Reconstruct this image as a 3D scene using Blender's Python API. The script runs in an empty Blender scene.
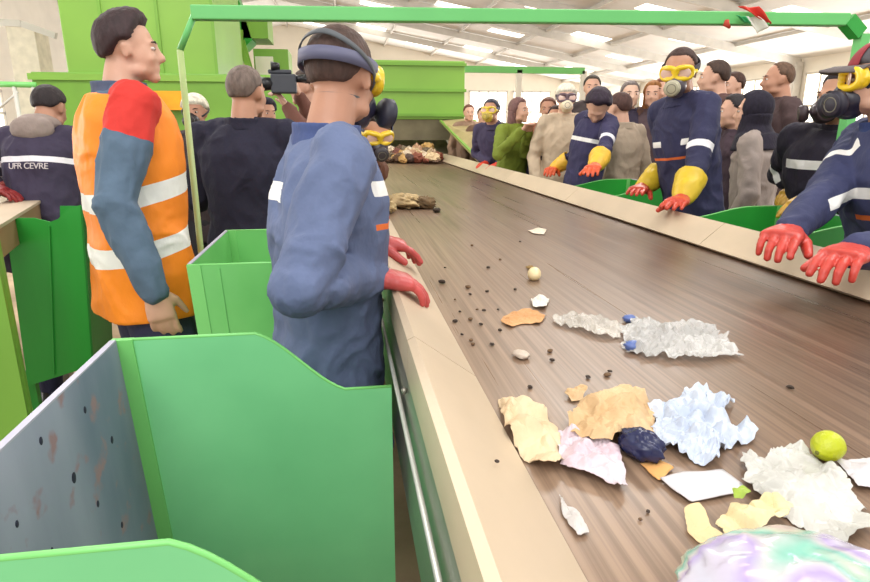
import bpy, bmesh, math, random
from mathutils import Vector as V, Matrix, noise
sc=bpy.context.scene; COL=sc.collection
pi=math.pi
TS=bpy.data.scenes.new('workbench')
CZ=1.5; F=600.0; PITCH=math.atan(163/600); YAW=math.atan(95/622)
def ray(u,v):
    x=(u-435)/F; y=(291-v)/F
    fw=math.cos(PITCH)+math.sin(PITCH)*y; up=-math.sin(PITCH)+math.cos(PITCH)*y
    return V((math.cos(YAW)*x+math.sin(YAW)*fw, -math.sin(YAW)*x+math.cos(YAW)*fw, up))
def at(u,v,Y):
    r=ray(u,v); t=Y/r.y; return V((r.x*t,Y,CZ+r.z*t))
def onz(u,v,z):
    r=ray(u,v); t=(z-CZ)/r.z; return V((r.x*t,r.y*t,z))
def lin(c):
    return tuple(((x/255)/12.92 if x/255<=.04045 else ((x/255+.055)/1.055)**2.4) for x in c)+(1.0,)
# ---------------------------------------------------------------- materials
def nodes(name):
    m=bpy.data.materials.new(name); m.use_nodes=True
    nt=m.node_tree; b=nt.nodes['Principled BSDF']; return m,nt,b
def N(nt,t,**k):
    n=nt.nodes.new(t)
    for a,v in k.items():
        if a in n.inputs.keys(): n.inputs[a].default_value=v
        else: setattr(n,a,v)
    return n
def mat(name,col,rough=.6,metal=0,var=.12,scale=6,bump=0,bscale=40,coat=0,stretch=(1,1,1),emit=0,col2=None,sheen=0,bdist=.01):
    m,nt,b=nodes(name); L=nt.links.new
    c=lin(col); b.inputs['Roughness'].default_value=rough; b.inputs['Metallic'].default_value=metal
    tc=N(nt,'ShaderNodeTexCoord'); mp=N(nt,'ShaderNodeMapping'); mp.inputs['Scale'].default_value=stretch
    L(tc.outputs['Object'],mp.inputs['Vector'])
    nz=N(nt,'ShaderNodeTexNoise',Scale=scale,Detail=5.0); L(mp.outputs[0],nz.inputs['Vector'])
    cr=N(nt,'ShaderNodeValToRGB')
    a=cr.color_ramp.elements; a[0].position=.3; a[1].position=.7
    c2=lin(col2) if col2 else c
    a[0].color=tuple(x*(1-var) for x in c[:3])+(1,); a[1].color=tuple(min(1,x*(1+var)) for x in c2[:3])+(1,)
    L(nz.outputs['Fac'],cr.inputs[0]); L(cr.outputs[0],b.inputs['Base Color'])
    if coat: b.inputs['Coat Weight'].default_value=coat
    if bump:
        n2=N(nt,'ShaderNodeTexNoise',Scale=bscale,Detail=4.0); L(mp.outputs[0],n2.inputs['Vector'])
        bp=N(nt,'ShaderNodeBump',Strength=bump,Distance=bdist); L(n2.outputs['Fac'],bp.inputs['Height']); L(bp.outputs[0],b.inputs['Normal'])
    if emit:
        b.inputs['Emission Color'].default_value=c; b.inputs['Emission Strength'].default_value=emit
    m['colsock']=0
    return m
def fabric(name,col,stripes=(),rough=.85,bump=.6,bscale=13,var=.15):
    """cloth; stripes = sewn-on bands: (centre, axis, half width, reach, colour) in object space"""
    m=mat(name,col,rough,0,var,5,bump,bscale,bdist=.03,stretch=(1,1,.7)); nt=m.node_tree; L=nt.links.new; b=nt.nodes['Principled BSDF']
    src=b.inputs['Base Color'].links[0].from_socket
    tc=N(nt,'ShaderNodeTexCoord')
    for c,a,w,r,sc_ in stripes:
        a=V(a).normalized()
        s=N(nt,'ShaderNodeVectorMath',operation='SUBTRACT'); L(tc.outputs['Object'],s.inputs[0]); s.inputs[1].default_value=tuple(c)
        d=N(nt,'ShaderNodeVectorMath',operation='DOT_PRODUCT'); L(s.outputs[0],d.inputs[0]); d.inputs[1].default_value=tuple(a)
        ab=N(nt,'ShaderNodeMath',operation='ABSOLUTE'); L(d.outputs['Value'],ab.inputs[0])
        l1=N(nt,'ShaderNodeMath',operation='LESS_THAN'); L(ab.outputs[0],l1.inputs[0]); l1.inputs[1].default_value=w
        ln=N(nt,'ShaderNodeVectorMath',operation='LENGTH'); L(s.outputs[0],ln.inputs[0])
        l2=N(nt,'ShaderNodeMath',operation='LESS_THAN'); L(ln.outputs['Value'],l2.inputs[0]); l2.inputs[1].default_value=r
        mu=N(nt,'ShaderNodeMath',operation='MULTIPLY'); L(l1.outputs[0],mu.inputs[0]); L(l2.outputs[0],mu.inputs[1])
        mx=N(nt,'ShaderNodeMix',data_type='RGBA'); L(mu.outputs[0],mx.inputs['Factor']); L(src,mx.inputs['A']); mx.inputs['B'].default_value=lin(sc_)
        src=mx.outputs['Result']
    L(src,b.inputs['Base Color'])
    return m
def film(name,col,alpha=.55,rough=.2,col2=None):
    m=mat(name,col,rough,0,.1,7,.3,30,col2=col2); b=m.node_tree.nodes['Principled BSDF']
    b.inputs['Alpha'].default_value=alpha; b.inputs['Specular IOR Level'].default_value=.7; return m
_M={}
def M(key,*a,**k):
    if key not in _M: _M[key]=(k.pop('fn',mat))(key,*a,**k)
    return _M[key]
# ---------------------------------------------------------------- mesh builder
class MB:
    def __init__(s): s.v=[]; s.f=[]
    def loft(s,rings,n=16,cap=True,power=2.0):
        base=len(s.v)
        for (c,A,B,ra,rb) in rings:
            c=V(c);A=V(A);B=V(B)
            for i in range(n):
                t=2*pi*i/n; ct,st=math.cos(t),math.sin(t)
                x=math.copysign(abs(ct)**(2/power),ct); y=math.copysign(abs(st)**(2/power),st)
                s.v.append(c+A*(ra*x)+B*(rb*y))
        R=len(rings)
        for k in range(R-1):
            for i in range(n):
                j=(i+1)%n
                s.f.append((base+k*n+i,base+k*n+j,base+(k+1)*n+j,base+(k+1)*n+i))
        if cap:
            s.f.append(tuple(base+i for i in range(n))[::-1]); s.f.append(tuple(base+(R-1)*n+i for i in range(n)))
        return s
    def tube(s,pts,rad,n=12,cap=True,flat=1.0,ref=None):
        pts=[V(p) for p in pts]
        if not hasattr(rad,'__len__'): rad=[rad]*len(pts)
        ref=V(ref) if ref is not None else V((.013,.021,1))
        rings=[]; A=None
        for i,p in enumerate(pts):
            t=(pts[min(i+1,len(pts)-1)]-pts[max(i-1,0)]).normalized()
            if A is None:
                A=t.cross(ref)
                if A.length<.05: A=t.cross(V((1,.1,0)))
            else: A=A-t*A.dot(t)
            A.normalize(); B=t.cross(A).normalized()
            rings.append((p,A,B,rad[i],rad[i]*flat))
        return s.loft(rings,n,cap)
    def ell(s,c,ax,r,nu=16,nv=10):
        c=V(c); base=len(s.v); a,b,d=[V(x) for x in ax]
        s.v.append(c-d*r[2])
        for k in range(1,nv):
            ph=-pi/2+pi*k/nv
            for i in range(nu):
                t=2*pi*i/nu
                s.v.append(c+a*(r[0]*math.cos(ph)*math.cos(t))+b*(r[1]*math.cos(ph)*math.sin(t))+d*(r[2]*math.sin(ph)))
        s.v.append(c+d*r[2]); top=len(s.v)-1
        for i in range(nu):
            j=(i+1)%nu
            s.f.append((base,base+1+j,base+1+i))
            for k in range(nv-2):
                p=base+1+k*nu
                s.f.append((p+i,p+j,p+nu+j,p+nu+i))
            p=base+1+(nv-2)*nu
            s.f.append((p+i,p+j,top))
        return s
    def limb(s,pts,rad,n=14):
        s.tube(pts,rad,n)
        for p,r in zip(pts,rad if hasattr(rad,'__len__') else [rad]*len(pts)): s.ell(p,(V((1,0,0)),V((0,1,0)),V((0,0,1))),(r,r,r),12,8)
        return s
    def box(s,c,sx,sy,sz,X=(1,0,0),Y=(0,1,0),Z=(0,0,1)):
        c=V(c);X=V(X)*sx/2;Y=V(Y)*sy/2;Z=V(Z)*sz/2; b=len(s.v)
        for k in (-1,1):
            for j in (-1,1):
                for i in (-1,1): s.v.append(c+X*i+Y*j+Z*k)
        for q in ((0,2,3,1),(4,5,7,6),(0,1,5,4),(2,6,7,3),(0,4,6,2),(1,3,7,5)): s.f.append(tuple(b+i for i in q))
        return s
    def bb(s,x0,x1,y0,y1,z0,z1): return s.box(((x0+x1)/2,(y0+y1)/2,(z0+z1)/2),x1-x0,y1-y0,z1-z0)
    def bar(s,a,b,w,h,up=(0,0,1)):
        a=V(a);b=V(b);d=b-a;L=d.length;d.normalize();X=d.cross(V(up)).normalized();Z=X.cross(d)
        return s.box((a+b)/2,w,L,h,X,d,Z)
    def prism(s,poly,ext):
        ext=V(ext); poly=[V(p) for p in poly]; n=len(poly); b=len(s.v)
        s.v+=poly+[p+ext for p in poly]
        s.f.append(tuple(b+i for i in range(n))[::-1]); s.f.append(tuple(b+n+i for i in range(n)))
        for i in range(n): j=(i+1)%n; s.f.append((b+i,b+j,b+n+j,b+n+i))
        return s
    def mesh(s,name,off=V((0,0,0))):
        me=bpy.data.meshes.new(name); me.from_pydata([tuple(p-off) for p in s.v],[],s.f); me.update(); return me
def fixn(me):
    bm=bmesh.new(); bm.from_mesh(me); bmesh.ops.recalc_face_normals(bm,faces=bm.faces); bm.to_mesh(me); bm.free()
def link(name,me,m,parent=None,smooth=False,bevel=0):
    o=bpy.data.objects.new(name,me); COL.objects.link(o)
    if m: me.materials.append(m)
    if smooth:
        for p in me.polygons: p.use_smooth=True
    if parent is not None: o.parent=parent
    if bevel:
        b=o.modifiers.new('b','BEVEL'); b.width=bevel; b.segments=2; b.limit_method='ANGLE'; b.angle_limit=.6
    return o
def org(parent):
    w=V((0,0,0)); p=parent
    while p is not None: w=w+p.location; p=p.parent
    return w
def part(name,mb,m,parent=None,smooth=False,bevel=0,loc=None):
    """mesh from world-space builder; parent's origin subtracted"""
    off=org(parent)
    if parent is None and loc is not None: off=V(loc)
    me=mb.mesh(name,off); fixn(me); o=link(name,me,m,parent,smooth,bevel)
    if parent is None and loc is not None: o.location=loc
    return o
def thing(name,label,cat,loc,group=None):
    o=bpy.data.objects.new(name,None); COL.objects.link(o); o.empty_display_size=.1; o.location=loc; return tag(o,label,cat,group)
def tag(o,label,cat,group=None,kind=None):
    o['label']=label; o['category']=cat
    if group: o['group']=group
    if kind: o['kind']=kind
    return o
def struct(name,mb,m,**k):
    o=part(name,mb,m,**k); o['kind']='structure'; return o
def remesh(mb,name,vox,off,smooth=3,wr=0,wf=6,seed=0,fac=.5):
    me=mb.mesh(name+'_t',off); fixn(me)
    o=bpy.data.objects.new(name+'_t',me); TS.collection.objects.link(o)
    r=o.modifiers.new('r','REMESH'); r.mode='VOXEL'; r.voxel_size=vox
    s=o.modifiers.new('s','SMOOTH'); s.factor=fac; s.iterations=smooth
    
    with bpy.context.temp_override(scene=TS,view_layer=TS.view_layers[0]): dg=bpy.context.evaluated_depsgraph_get()
    m2=bpy.data.meshes.new_from_object(o.evaluated_get(dg)); m2.name=name
    bpy.data.objects.remove(o); bpy.data.meshes.remove(me)
    if wr:
        nrm=[v.normal.copy() for v in m2.vertices]; out=[]
        for v,nn in zip(m2.vertices,nrm):
            p=v.co; q=V((p.x*wf,p.y*wf,p.z*wf*.8))+V((seed*3.1,seed,0))
            w=noise.noise(q+V((noise.noise(q*.6)*1.2,0,0))); d=1-abs(noise.noise(q*1.9+V((5,3,w*2))))*3
            out+=tuple(p+nn*(wr*((1-abs(w)*3.0)*.7+d*.35-.3)))
        m2.vertices.foreach_set('co',out); m2.update()
    for p in m2.polygons: p.use_smooth=True
    return m2
UP=V((0,0,1))
EXPO=-0.02; WORLD=1.0
# ---------------------------------------------------------------- people
SKIN={'a':(206,160,136),'b':(186,136,110),'c':(222,182,158)}
def skin(k): return M('skin_'+k,SKIN[k],.5,0,.06,14,.08,60)
def hand(mb,w,d,n,side,s=1.0,curl=.35,fat=1.0,thumb=1,spread=1.0):
    """w wrist, d finger direction, n palm normal, side = thumb side"""
    w=V(w); d=V(d).normalized(); n=(V(n)-d*V(n).dot(d)).normalized(); side=(V(side)-d*V(side).dot(d)-n*V(side).dot(n)).normalized()
    rr=[(0,.029,.021),(.025,.034,.020),(.055,.041,.018),(.085,.043,.0155),(.094,.040,.012)]
    mb.loft([(w+d*(t*s),side,n,a*s*fat,b*s*fat) for t,a,b in rr],16,power=2.5)
    for k,(o,L,r) in enumerate([(.031,.072,.0092),(.0105,.080,.0095),(-.0105,.074,.0090),(-.031,.058,.0082)]):
        p=w+d*(.082*s)+side*(o*s*fat); dd=(d+side*(o*3.0*spread)).normalized(); pts=[p-d*.02*s,p]; c=curl*(.75+.14*k)
        for q,fr in enumerate((.44,.31,.25)):
            an=c*(q+1)*.9
            dr=dd*math.cos(an)+n*math.sin(an); p=p+dr*(L*fr*s); pts.append(p)
        mb.limb(pts,[r*s*fat*1.05,r*s*fat*1.05,r*s*fat,r*s*fat*.95,r*s*fat*.82],10)
    p=w+d*(.022*s)+side*(.024*s)+n*.006*s; td=(d*.72+side*.78*thumb+n*.35).normalized(); t2=(d*.95+side*.35+n*.4).normalized()
    mb.limb([p,p+td*.036*s,p+td*.036*s+t2*.030*s,p+td*.036*s+t2*.054*s],[.016*s*fat,.0125*s*fat,.011*s*fat,.009*s*fat],10)
def ik(sh,wr,l1,l2,pole):
    d=wr-sh; L=d.length; mx=(l1+l2)*.998
    if L>mx: wr=sh+d*(mx/L); d=wr-sh; L=mx
    dn=d/L; a=(l1*l1-l2*l2+L*L)/(2*L); h=math.sqrt(max(0,l1*l1-a*a))
    pl=V(pole)-dn*V(pole).dot(dn); pl.normalize()
    return sh+dn*a+pl*h, wr
def yawv(deg,pitch=0):
    a=math.radians(deg); p=math.radians(pitch)
    f=V((math.sin(a)*math.cos(p),math.cos(a)*math.cos(p),-math.sin(p))); r=V((math.cos(a),-math.sin(a),0)); return f,r,r.cross(f)
def human(label,head,hyaw,byaw,fz=0,s=1.0,lean=5,hpitch=0,hands=None,hdir=None,vox=.008,girth=1.0,skn='a',
          hair='short',haircol=(45,32,28),top=('jacket',(35,40,75)),stripes=None,trouser=(35,40,70),pelvis=None,
          glove=None,cuff=None,mask=None,eyes=True,roll=0,coat=0,name='person',wr=.009,collar=True,curl=.35,pole=None,extra=None,hairlen=0,palm=None,hidehands=False,hs=.95,legs=True,bump=.5,shw=1.0,thumbside=None):
    c=V(head); hf,hr,hu=yawv(hyaw,hpitch)
    if roll: q=Matrix.Rotation(math.radians(roll),3,hf); hr=q@hr; hu=q@hu
    bf,br,_=yawv(byaw)
    neck=c-hu*.122*s*hs-hf*.032*s*hs-bf*.008
    la=math.radians(lean)
    if pelvis is None:
        sp=(bf*math.sin(la)+UP*math.cos(la)); pel=neck-sp*.56*s
    else: pel=V(pelvis); sp=(neck-pel).normalized()
    bfn=(bf-sp*bf.dot(sp)).normalized(); brn=bfn.cross(sp).normalized()
    T=(neck-pel).length/.56
    loc=V((pel.x,pel.y,fz)); root=thing(name,label,'person',loc)
    g=girth
    # joints
    sh={}; el={}; wrp={}
    for k,sg in (('R',1),('L',-1)):
        sh[k]=neck+brn*(.158*s*sg*g*shw)-sp*.062*s
        if hands and hands.get(k) is not None: tgt=V(hands[k])
        else: tgt=sh[k]-UP*.53*s+bf*.06*s+brn*.05*sg
        pl=(pole or {}).get(k) if pole else None
        if pl is None: pl=-UP*.8-bf*.5+brn*.45*sg
        el[k],wrp[k]=ik(sh[k],tgt,.295*s,.27*s,pl)
        if (tgt-wrp[k]).length>.03: print('REACH',label[:40],k,round((tgt-wrp[k]).length,2))
    hp={};kn={};an={}
    for k,sg in (('R',1),('L',-1)):
        hp[k]=pel+br*(.085*s*sg)-UP*.03
        ft=V((pel.x,pel.y,fz+.09*s))+br*(.11*s*sg)+bf*(.02+.03*sg)
        D=(hp[k]-ft).length; l=max(.43*s,D/2*1.004)
        kn[k],an[k]=ik(hp[k],ft,l,l,bf)
    def torso(mb,add,hem=None,sleeve=True,up=True):
        a=add
        prof=[(-.10,.12,.095),(-.04,.155,.108),(.04,.158,.110),(.14,.142,.100),(.24,.144,.104),(.34,.160,.112),(.42,.165,.108),(.475,.150,.090),(.515,.105,.072),(.545,.068,.060)]
        rings=[]
        if hem is not None and hem>0:
            n=6; fl_=.06 if hem>.3 else .025; b0=.175 if hem>.3 else .160; d0=.125 if hem>.3 else .112
            base=pel-UP*0
            for i in range(n):
                t=1-i/n; rings.append((pel-sp*.04*T-UP*hem*t,br,bf,(b0+fl_*t)*g*s+a,(d0+fl_*.8*t)*g*s+a))
            prof=prof[1:]
        for t,w,d in prof:
            tt=t if t>0 else t
            rings.append((pel+sp*(tt*T),brn if t>.1 else br,bfn if t>.1 else bf,w*g*s*(shw if t>.3 else 1)+a,d*g*s+a))
        mb.loft(rings,28,power=2.3)
    def legm(mb,add):
        for k in 'RL':
            r=[.088*s*g+add,.075*s*g+add,.056*s*g+add,.05*s+add,.042*s+add]
            mb.limb([hp[k],(hp[k]+kn[k])/2,kn[k],(kn[k]*.6+an[k]*.4),an[k]],r)
        mb.ell(pel-UP*.03,(br,bf,UP),(.16*s*g+add,.115*s*g+add,.10*s+add))
    def arm(mb,k,add,end=1.0):
        sg=1 if k=='R' else -1
        m1=(sh[k]+el[k])/2; m2=el[k]*.6+wrp[k]*.4; we=el[k].lerp(wrp[k],end)
        mb.limb([sh[k],m1,el[k],m2,we],[.050*s*g+add,.046*s*g+add,.040*s*g+add,.037*s*g+add,.028*s+add*.9])
        mb.limb([neck-sp*.035*s+brn*.055*s*sg,sh[k]],[.045*s+add*.4,.048*s*g+add])
    # body
    b=MB(); torso(b,-.012); legm(b,-.01)
    for k in 'RL':
        arm(b,k,-.008)
    b.limb([neck-sp*.03*s-bf*.005,c-hu*.05*s-hf*.025*s],[.058*s,.052*s])
    def P(x,f,u): return c+(hr*x+hf*f+hu*u)*(s*hs)
    ax=(hr,hf,hu)
    def E(x,f,u,a,bb_,d): b.ell(P(x,f,u),ax,(a*s*hs,bb_*s*hs,d*s*hs),20,14)
    E(0,-.010,.028,.073,.088,.085)
    E(0,.030,-.02,.062,.062,.082)
    E(0,.038,-.060,.050,.048,.042)
    E(0,.070,-.092,.024,.022,.020)
    E(.0,.072,.022,.048,.022,.012)
    for sg in (1,-1):
        E(sg*.034,.066,-.030,.020,.020,.020); E(sg*.073,-.004,-.008,.007,.017,.030); E(sg*.078,-.010,.008,.006,.012,.014)
        E(sg*.045,.02,-.07,.018,.035,.022)
    b.limb([P(0,.082,.018),P(0,.094,-.008),P(0,.104,-.028)],[.008*s,.009*s,.012*s]); 
    for sg in(1,-1): E(sg*.010,.092,-.031,.008,.010,.008)
    E(0,.083,-.056,.021,.012,.006); E(0,.081,-.067,.018,.012,.006)
    for k in 'RL':
        sg=1 if k=='R' else -1
        fd=(wrp[k]-el[k]).normalized()
        if hdir and hdir.get(k) is not None: fd=V(hdir[k]).normalized()
        pn=V(palm[k]) if palm and palm.get(k) is not None else (-UP if (hands and hands.get(k) is not None) else -brn*sg)
        sd=-br*sg if (hands and hands.get(k) is not None) else bf
        if thumbside and thumbside.get(k) is not None: sd=V(thumbside[k])
        if abs(sd.normalized().dot(fd))>.95: sd=bf if abs(bf.dot(fd))<.9 else UP
        if abs(pn.normalized().dot(fd))>.93: pn=bf*.8-UP*.3
        if not hidehands:
            if not glove: hand(b,wrp[k],fd,pn,sd,s,curl)
        if glove and not hidehands:
            gl=MB(); hand(gl,wrp[k],fd,pn,sd,s*1.04,curl,fat=1.16,spread=.35)
            bk=(el[k]-wrp[k]).normalized()
            gl.loft([(wrp[k]+fd*.03,*_fr(bk),.034*s,.028*s),(wrp[k]+bk*.02,*_fr(bk),.034*s,.032*s),(wrp[k]+bk*.055,*_fr(bk),.034*s,.034*s)],16)
            me=remesh(gl,'glove',max(.0035,vox*.5),loc,2,.0008,40)
            go=link('glove',me,M('glove_%d_%d_%d'%glove,glove,.42,0,.10,18,.25,60,coat=.1),root,True)
            if cuff:
                cu=MB(); A,B=_fr(bk)
                cu.loft([(wrp[k]-bk*.008*s,A,B,.040*s,.036*s),(wrp[k]+bk*.015*s,A,B,.046*s,.044*s),(wrp[k]+bk*.05*s,A,B,.056*s,.055*s),(wrp[k]+bk*.10*s,A,B,.063*s,.062*s),(wrp[k]+bk*.150*s,A,B,.070*s,.069*s),(wrp[k]+bk*.152*s,A,B,.063*s,.062*s),(wrp[k]+bk*.10*s,A,B,.054*s,.054*s)],24)
                me=remesh(cu,'cuff',max(.005,vox*.7),org(go),3,.003,18)
                link('cuff',me,M('cuff_%d_%d_%d'%cuff,cuff,.45,0,.08,18,.2,40),go,True)
    bo=link('body',remesh(b,'body',vox,loc,3),skin(skn),root,True)
    # top
    kind,tc_=top
    j=MB(); torso(j,.014,hem=(coat if coat else .13)*s)
    for k in 'RL': arm(j,k,.015,.72 if cuff else 1.0)
    st=[]
    def rel(p): return tuple(V(p)-loc)
    if stripes:
        for q in stripes:
            if q[0]=='arm':
                _,k,t,w,colr=q; p=sh[k].lerp(el[k],t); st.append((rel(p),(el[k]-sh[k]),w,.105*s,colr))
            elif q[0]=='fore':
                _,k,t,w,colr=q; p=el[k].lerp(wrp[k],t); st.append((rel(p),(wrp[k]-el[k]),w,.09*s,colr))
            elif q[0]=='chest':
                _,t,w,r,colr=q; p=pel+sp*(t*T); st.append((rel(p),sp,w,r,colr))
            elif q[0]=='front':
                _,x,t,w,r,colr=q; p=pel+sp*(t*T)+brn*x+bfn*.13*s; st.append((rel(p),sp,w,r,colr))
            elif q[0]=='back':
                _,x,t,w,r,colr=q; p=pel+sp*(t*T)+brn*x-bfn*.13*s; st.append((rel(p),sp,w,r,colr))
            elif q[0]=='sh':
                _,k,r,colr=q; st.append((rel(sh[k]+brn*(.02 if k=='R' else -.02)),UP,1,r,colr))
    jm=fabric(name+'_'+kind,tc_,st,bump=bump)
    jo=link(kind,remesh(j,kind,vox,loc,3,wr,9,seed=len(label)),jm,root,True)
    if collar and hair!='hijab':
        co=MB(); cA,cB=brn,bfn
        co.loft([(neck-sp*.045*s,cA,cB,.105*s,.092*s),(neck-sp*.012*s-bfn*.006,cA,cB,.082*s,.080*s),(neck+sp*.012*s-bfn*.008,cA,cB,.080*s,.080*s),(neck+sp*.010*s-bfn*.008,cA,cB,.071*s,.070*s),(neck-sp*.03*s,cA,cB,.062*s,.062*s)],24)
        cc=tc_ if collar is True else collar
        link('collar',remesh(co,'collar',max(.005,vox*.7),loc,2),fabric(name+'_collar',cc),root,True)
    if legs:
        t_=MB(); legm(t_,.012)
        link('trousers',remesh(t_,'trousers',max(vox,.011),loc,3,wr,6),fabric(name+'_trousers',trouser,bump=bump),root,True)
        for k in 'RL':
            bt=MB(); A=V((an[k].x,an[k].y,fz)); bt.loft([(A+UP*.0+bf*.05*s,br,bf,.045*s,.14*s),(A+UP*.04*s+bf*.05*s,br,bf,.048*s,.14*s),(A+UP*.07*s+bf*.02*s,br,bf,.045*s,.09*s),(A+UP*.13*s,br,bf,.045*s,.05*s)],18)
            link('boot',bt.mesh('boot',loc),M('boot_leather',(40,34,32),.5),root,True)
    # hair
    def cap(nm,fn,colr,rough=.7,nz=.0,nf=40,p_=root,bumpv=.5,ni=48,nj=32,vs=None):
        m_=MB(); m_.ell(V((0,0,0)),(V((1,0,0)),V((0,1,0)),V((0,0,1))),(1,1,1),ni,nj)
        out=[]
        for q in m_.v:
            th=fn(q)
            base=V((q.x*(.0745),-.010+q.y*.0885,.028+q.z*.0860))
            nn=V((q.x/.0745,q.y/.0885,q.z/.0860)).normalized()
            d=th+ (nz*noise.noise(V((q.x*nf,q.y*nf,q.z*nf*.5))) if th>0 else 0)
            out.append(P(*(base+nn*d)))
        m_.v=out; me=m_.mesh(nm,loc)
        return link(nm,me,vs or M('%s_%d_%d_%d'%(nm,*colr),colr,rough,0,.3,60,bumpv,90,stretch=(1,1,.4)),p_,True)
    def sm(x,a,b_): 
        t=max(0,min(1,(x-a)/(b_-a))); return t*t*(3-2*t)
    def hl(q,fr=.55,side=-.05,back=-.62):   # >0 inside the hair line
        if q.y>0: line=side+(fr-side)*sm(q.y,.15,.62)
        else: line=side+(back-side)*sm(-q.y,.05,.6)
        return q.z-line
    if hair in('short','thick','buzz','balding'):
        th={'short':.010,'thick':.021,'buzz':.004,'balding':.005}[hair]
        def fn(q):
            h=hl(q,.62 if hair!='balding' else .86)
            t=-.012+(th+.012)*sm(h,-.06,.10)
            if hair=='thick': t+=.014*sm(q.z,.3,.9)*sm(q.y,-.6,.6)*sm(h,0,.3)
            return t
        cap('hair',fn,haircol,nz=.004 if hair=='thick' else .0015,nf=7)
    elif hair=='long':
        def fn(q): return -.012+(.026)*sm(hl(q,.62,-.9,-1.2),-.06,.10)
        cap('hair',fn,haircol,nz=.004,nf=9)
        lo=MB(); 
        lo.loft([(P(0,-.035,.0),hr,hf,.082*s,.065*s),(P(0,-.045,-.09),hr,hf,.088*s,.055*s),(P(0,-.05,-.16),hr,hf,.085*s,.045*s),(P(0,-.05,-.16-hairlen),hr,hf,.06*s,.03*s)],24)
        link('hair_length',remesh(lo,'hair_length',max(.006,vox*.7),loc,2,.004,14),_M['hair_%d_%d_%d'%haircol],root,True)
    elif hair in('hijab','hood'):
        def fn(q):
            face=sm(q.y,.55,.8)*sm(.75-q.z,0,.25)*sm(.75-abs(q.x),0,.2)
            return .018-.05*face
        ho=MB()
        o_=cap('headscarf' if hair=='hijab' else 'hood',fn,haircol,rough=.9,nz=.003,nf=5)
        lo=MB(); lo.loft([(P(0,-.02,-.01),hr,hf,.088*s,.092*s),(P(0,-.015,-.08),hr,hf,.078*s,.088*s),(P(0,-.03,-.12),hr,hf,.10*s,.10*s),(neck-sp*.015*s,brn,bfn,.150*s,.118*s),(neck-sp*.10*s,brn,bfn,.195*s,.138*s)],28)
        link('scarf_drape',remesh(lo,'scarf_drape',max(.007,vox*.8),loc,3,.004,10),o_.data.materials[0],root,True)
    elif hair=='cap':
        def fn(q): return -.012+(.022)*sm(hl(q,.25,.15,-.05),-.04,.06)
        def fh(q): return -.012+.016*sm(hl(q,.62),-.06,.1)
        cap('hair',fh,(60,45,38))
        cm=extra.get('capmat')
        o_=cap('cap_crown',fn,(96,84,84),rough=.85,vs=cm)
        br_=MB()
        n=14; top_=[];
        for sgn in(0,1):
            pass
        pts=[]
        for i in range(n+1):
            a=-1.15+2.3*i/n
            inn=P(math.sin(a)*.080,-.012+math.cos(a)*.098,.045); ou=P(math.sin(a)*.083,.02+math.cos(a)*.150*(1-.10*abs(a)**2),.040-.014*abs(math.sin(a)))
            pts.append((inn,ou))
        base=len(br_.v)
        for inn,ou in pts: br_.v+= [inn,(inn+ou)/2+hu*.006*s,ou]
        k3=len(br_.v)
        br_.v+=[p-hu*.005 for p in br_.v[:k3]]
        for i in range(n):
            for j_ in(0,1):
                a0=i*3+j_; br_.f.append((a0,a0+1,a0+4,a0+3)); br_.f.append((k3+a0,k3+a0+3,k3+a0+4,k3+a0+1))
            br_.f.append((i*3+2,k3+i*3+2,k3+i*3+5,i*3+5)); br_.f.append((i*3,i*3+3,k3+i*3+3,k3+i*3))
        br_.f.append((0,k3,k3+1,1)); br_.f.append((1,k3+1,k3+2,2)); e=n*3; br_.f.append((e,e+1,k3+e+1,k3+e)); br_.f.append((e+1,e+2,k3+e+2,k3+e+1))
        part('cap_brim',br_,M('cap_brim_cloth',(100,92,92),.8,0,.1,20,.3,80),root,True)
    elif hair=='whitecap':
        def fh(q): return -.012+.016*sm(hl(q,.62),-.06,.1)
        def fn(q): return -.012+(.030)*sm(hl(q,.30,.0,-.35),-.04,.06)
        cap('hair',fh,(60,45,38)); cap('white_hat',fn,(228,220,200),rough=.8)
    if eyes:
        for sg in(1,-1):
            e=MB(); e.ell(P(sg*.031,.0785,.004),ax,(.011*s,.008*s,.0055*s),12,8)
            eo=part('eye',e,M('eye_white',(225,215,205),.25),root,True)
            ir=MB(); ir.ell(P(sg*.031,.0845,.004),ax,(.0055*s,.003*s,.0055*s),10,6); part('iris',ir,M('iris_brown',(50,32,22),.2),eo,True)
            br2=MB(); br2.tube([P(sg*.014,.089,.022),P(sg*.030,.088,.027),P(sg*.048,.077,.024)],[.0022*s,.003*s,.0015*s],8); part('eyebrow',br2,M('brow_hair',(45,32,26),.8),root,True)
    def band(nm,h,h2,width,colr,add=.008,p_=root,rough=.6,rng=(0,2*pi),thick=.004):
        """strap about the head: h at the back, h2 at the front"""
        m_=MB(); n=48; full=abs(rng[1]-rng[0]-2*pi)<1e-3
        for i in range(n+(0 if full else 1)):
            a=rng[0]+(rng[1]-rng[0])*i/n
            x=math.sin(a); y=math.cos(a); hh=h+(h2-h)*(y+1)/2
            zz=(hh-.028)/.0865; k=math.sqrt(max(.15,1-min(.9,zz*zz)))
            for dz,dd in ((-width/2,0),(width/2,0),(width/2,thick),(-width/2,thick)):
                z2=(hh+dz-.028)/.0865; k2=math.sqrt(max(.12,1-min(.93,z2*z2)))
                m_.v.append(P(x*(.0745*k2+add+dd),-.012+y*(.0945*k2+add+dd),hh+dz))
        cnt=n if full else n
        tot=n if full else n+1
        for i in range(cnt):
            j2=(i+1)%tot
            for q in range(4): m_.f.append((i*4+q,i*4+(q+1)%4,j2*4+(q+1)%4,j2*4+q))
        if not full: m_.f.append((0,1,2,3)); m_.f.append((n*4+3,n*4+2,n*4+1,n*4))
        return part(nm,m_,M('%s_%d_%d_%d'%(nm,*colr),colr,rough),p_,True)
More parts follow.
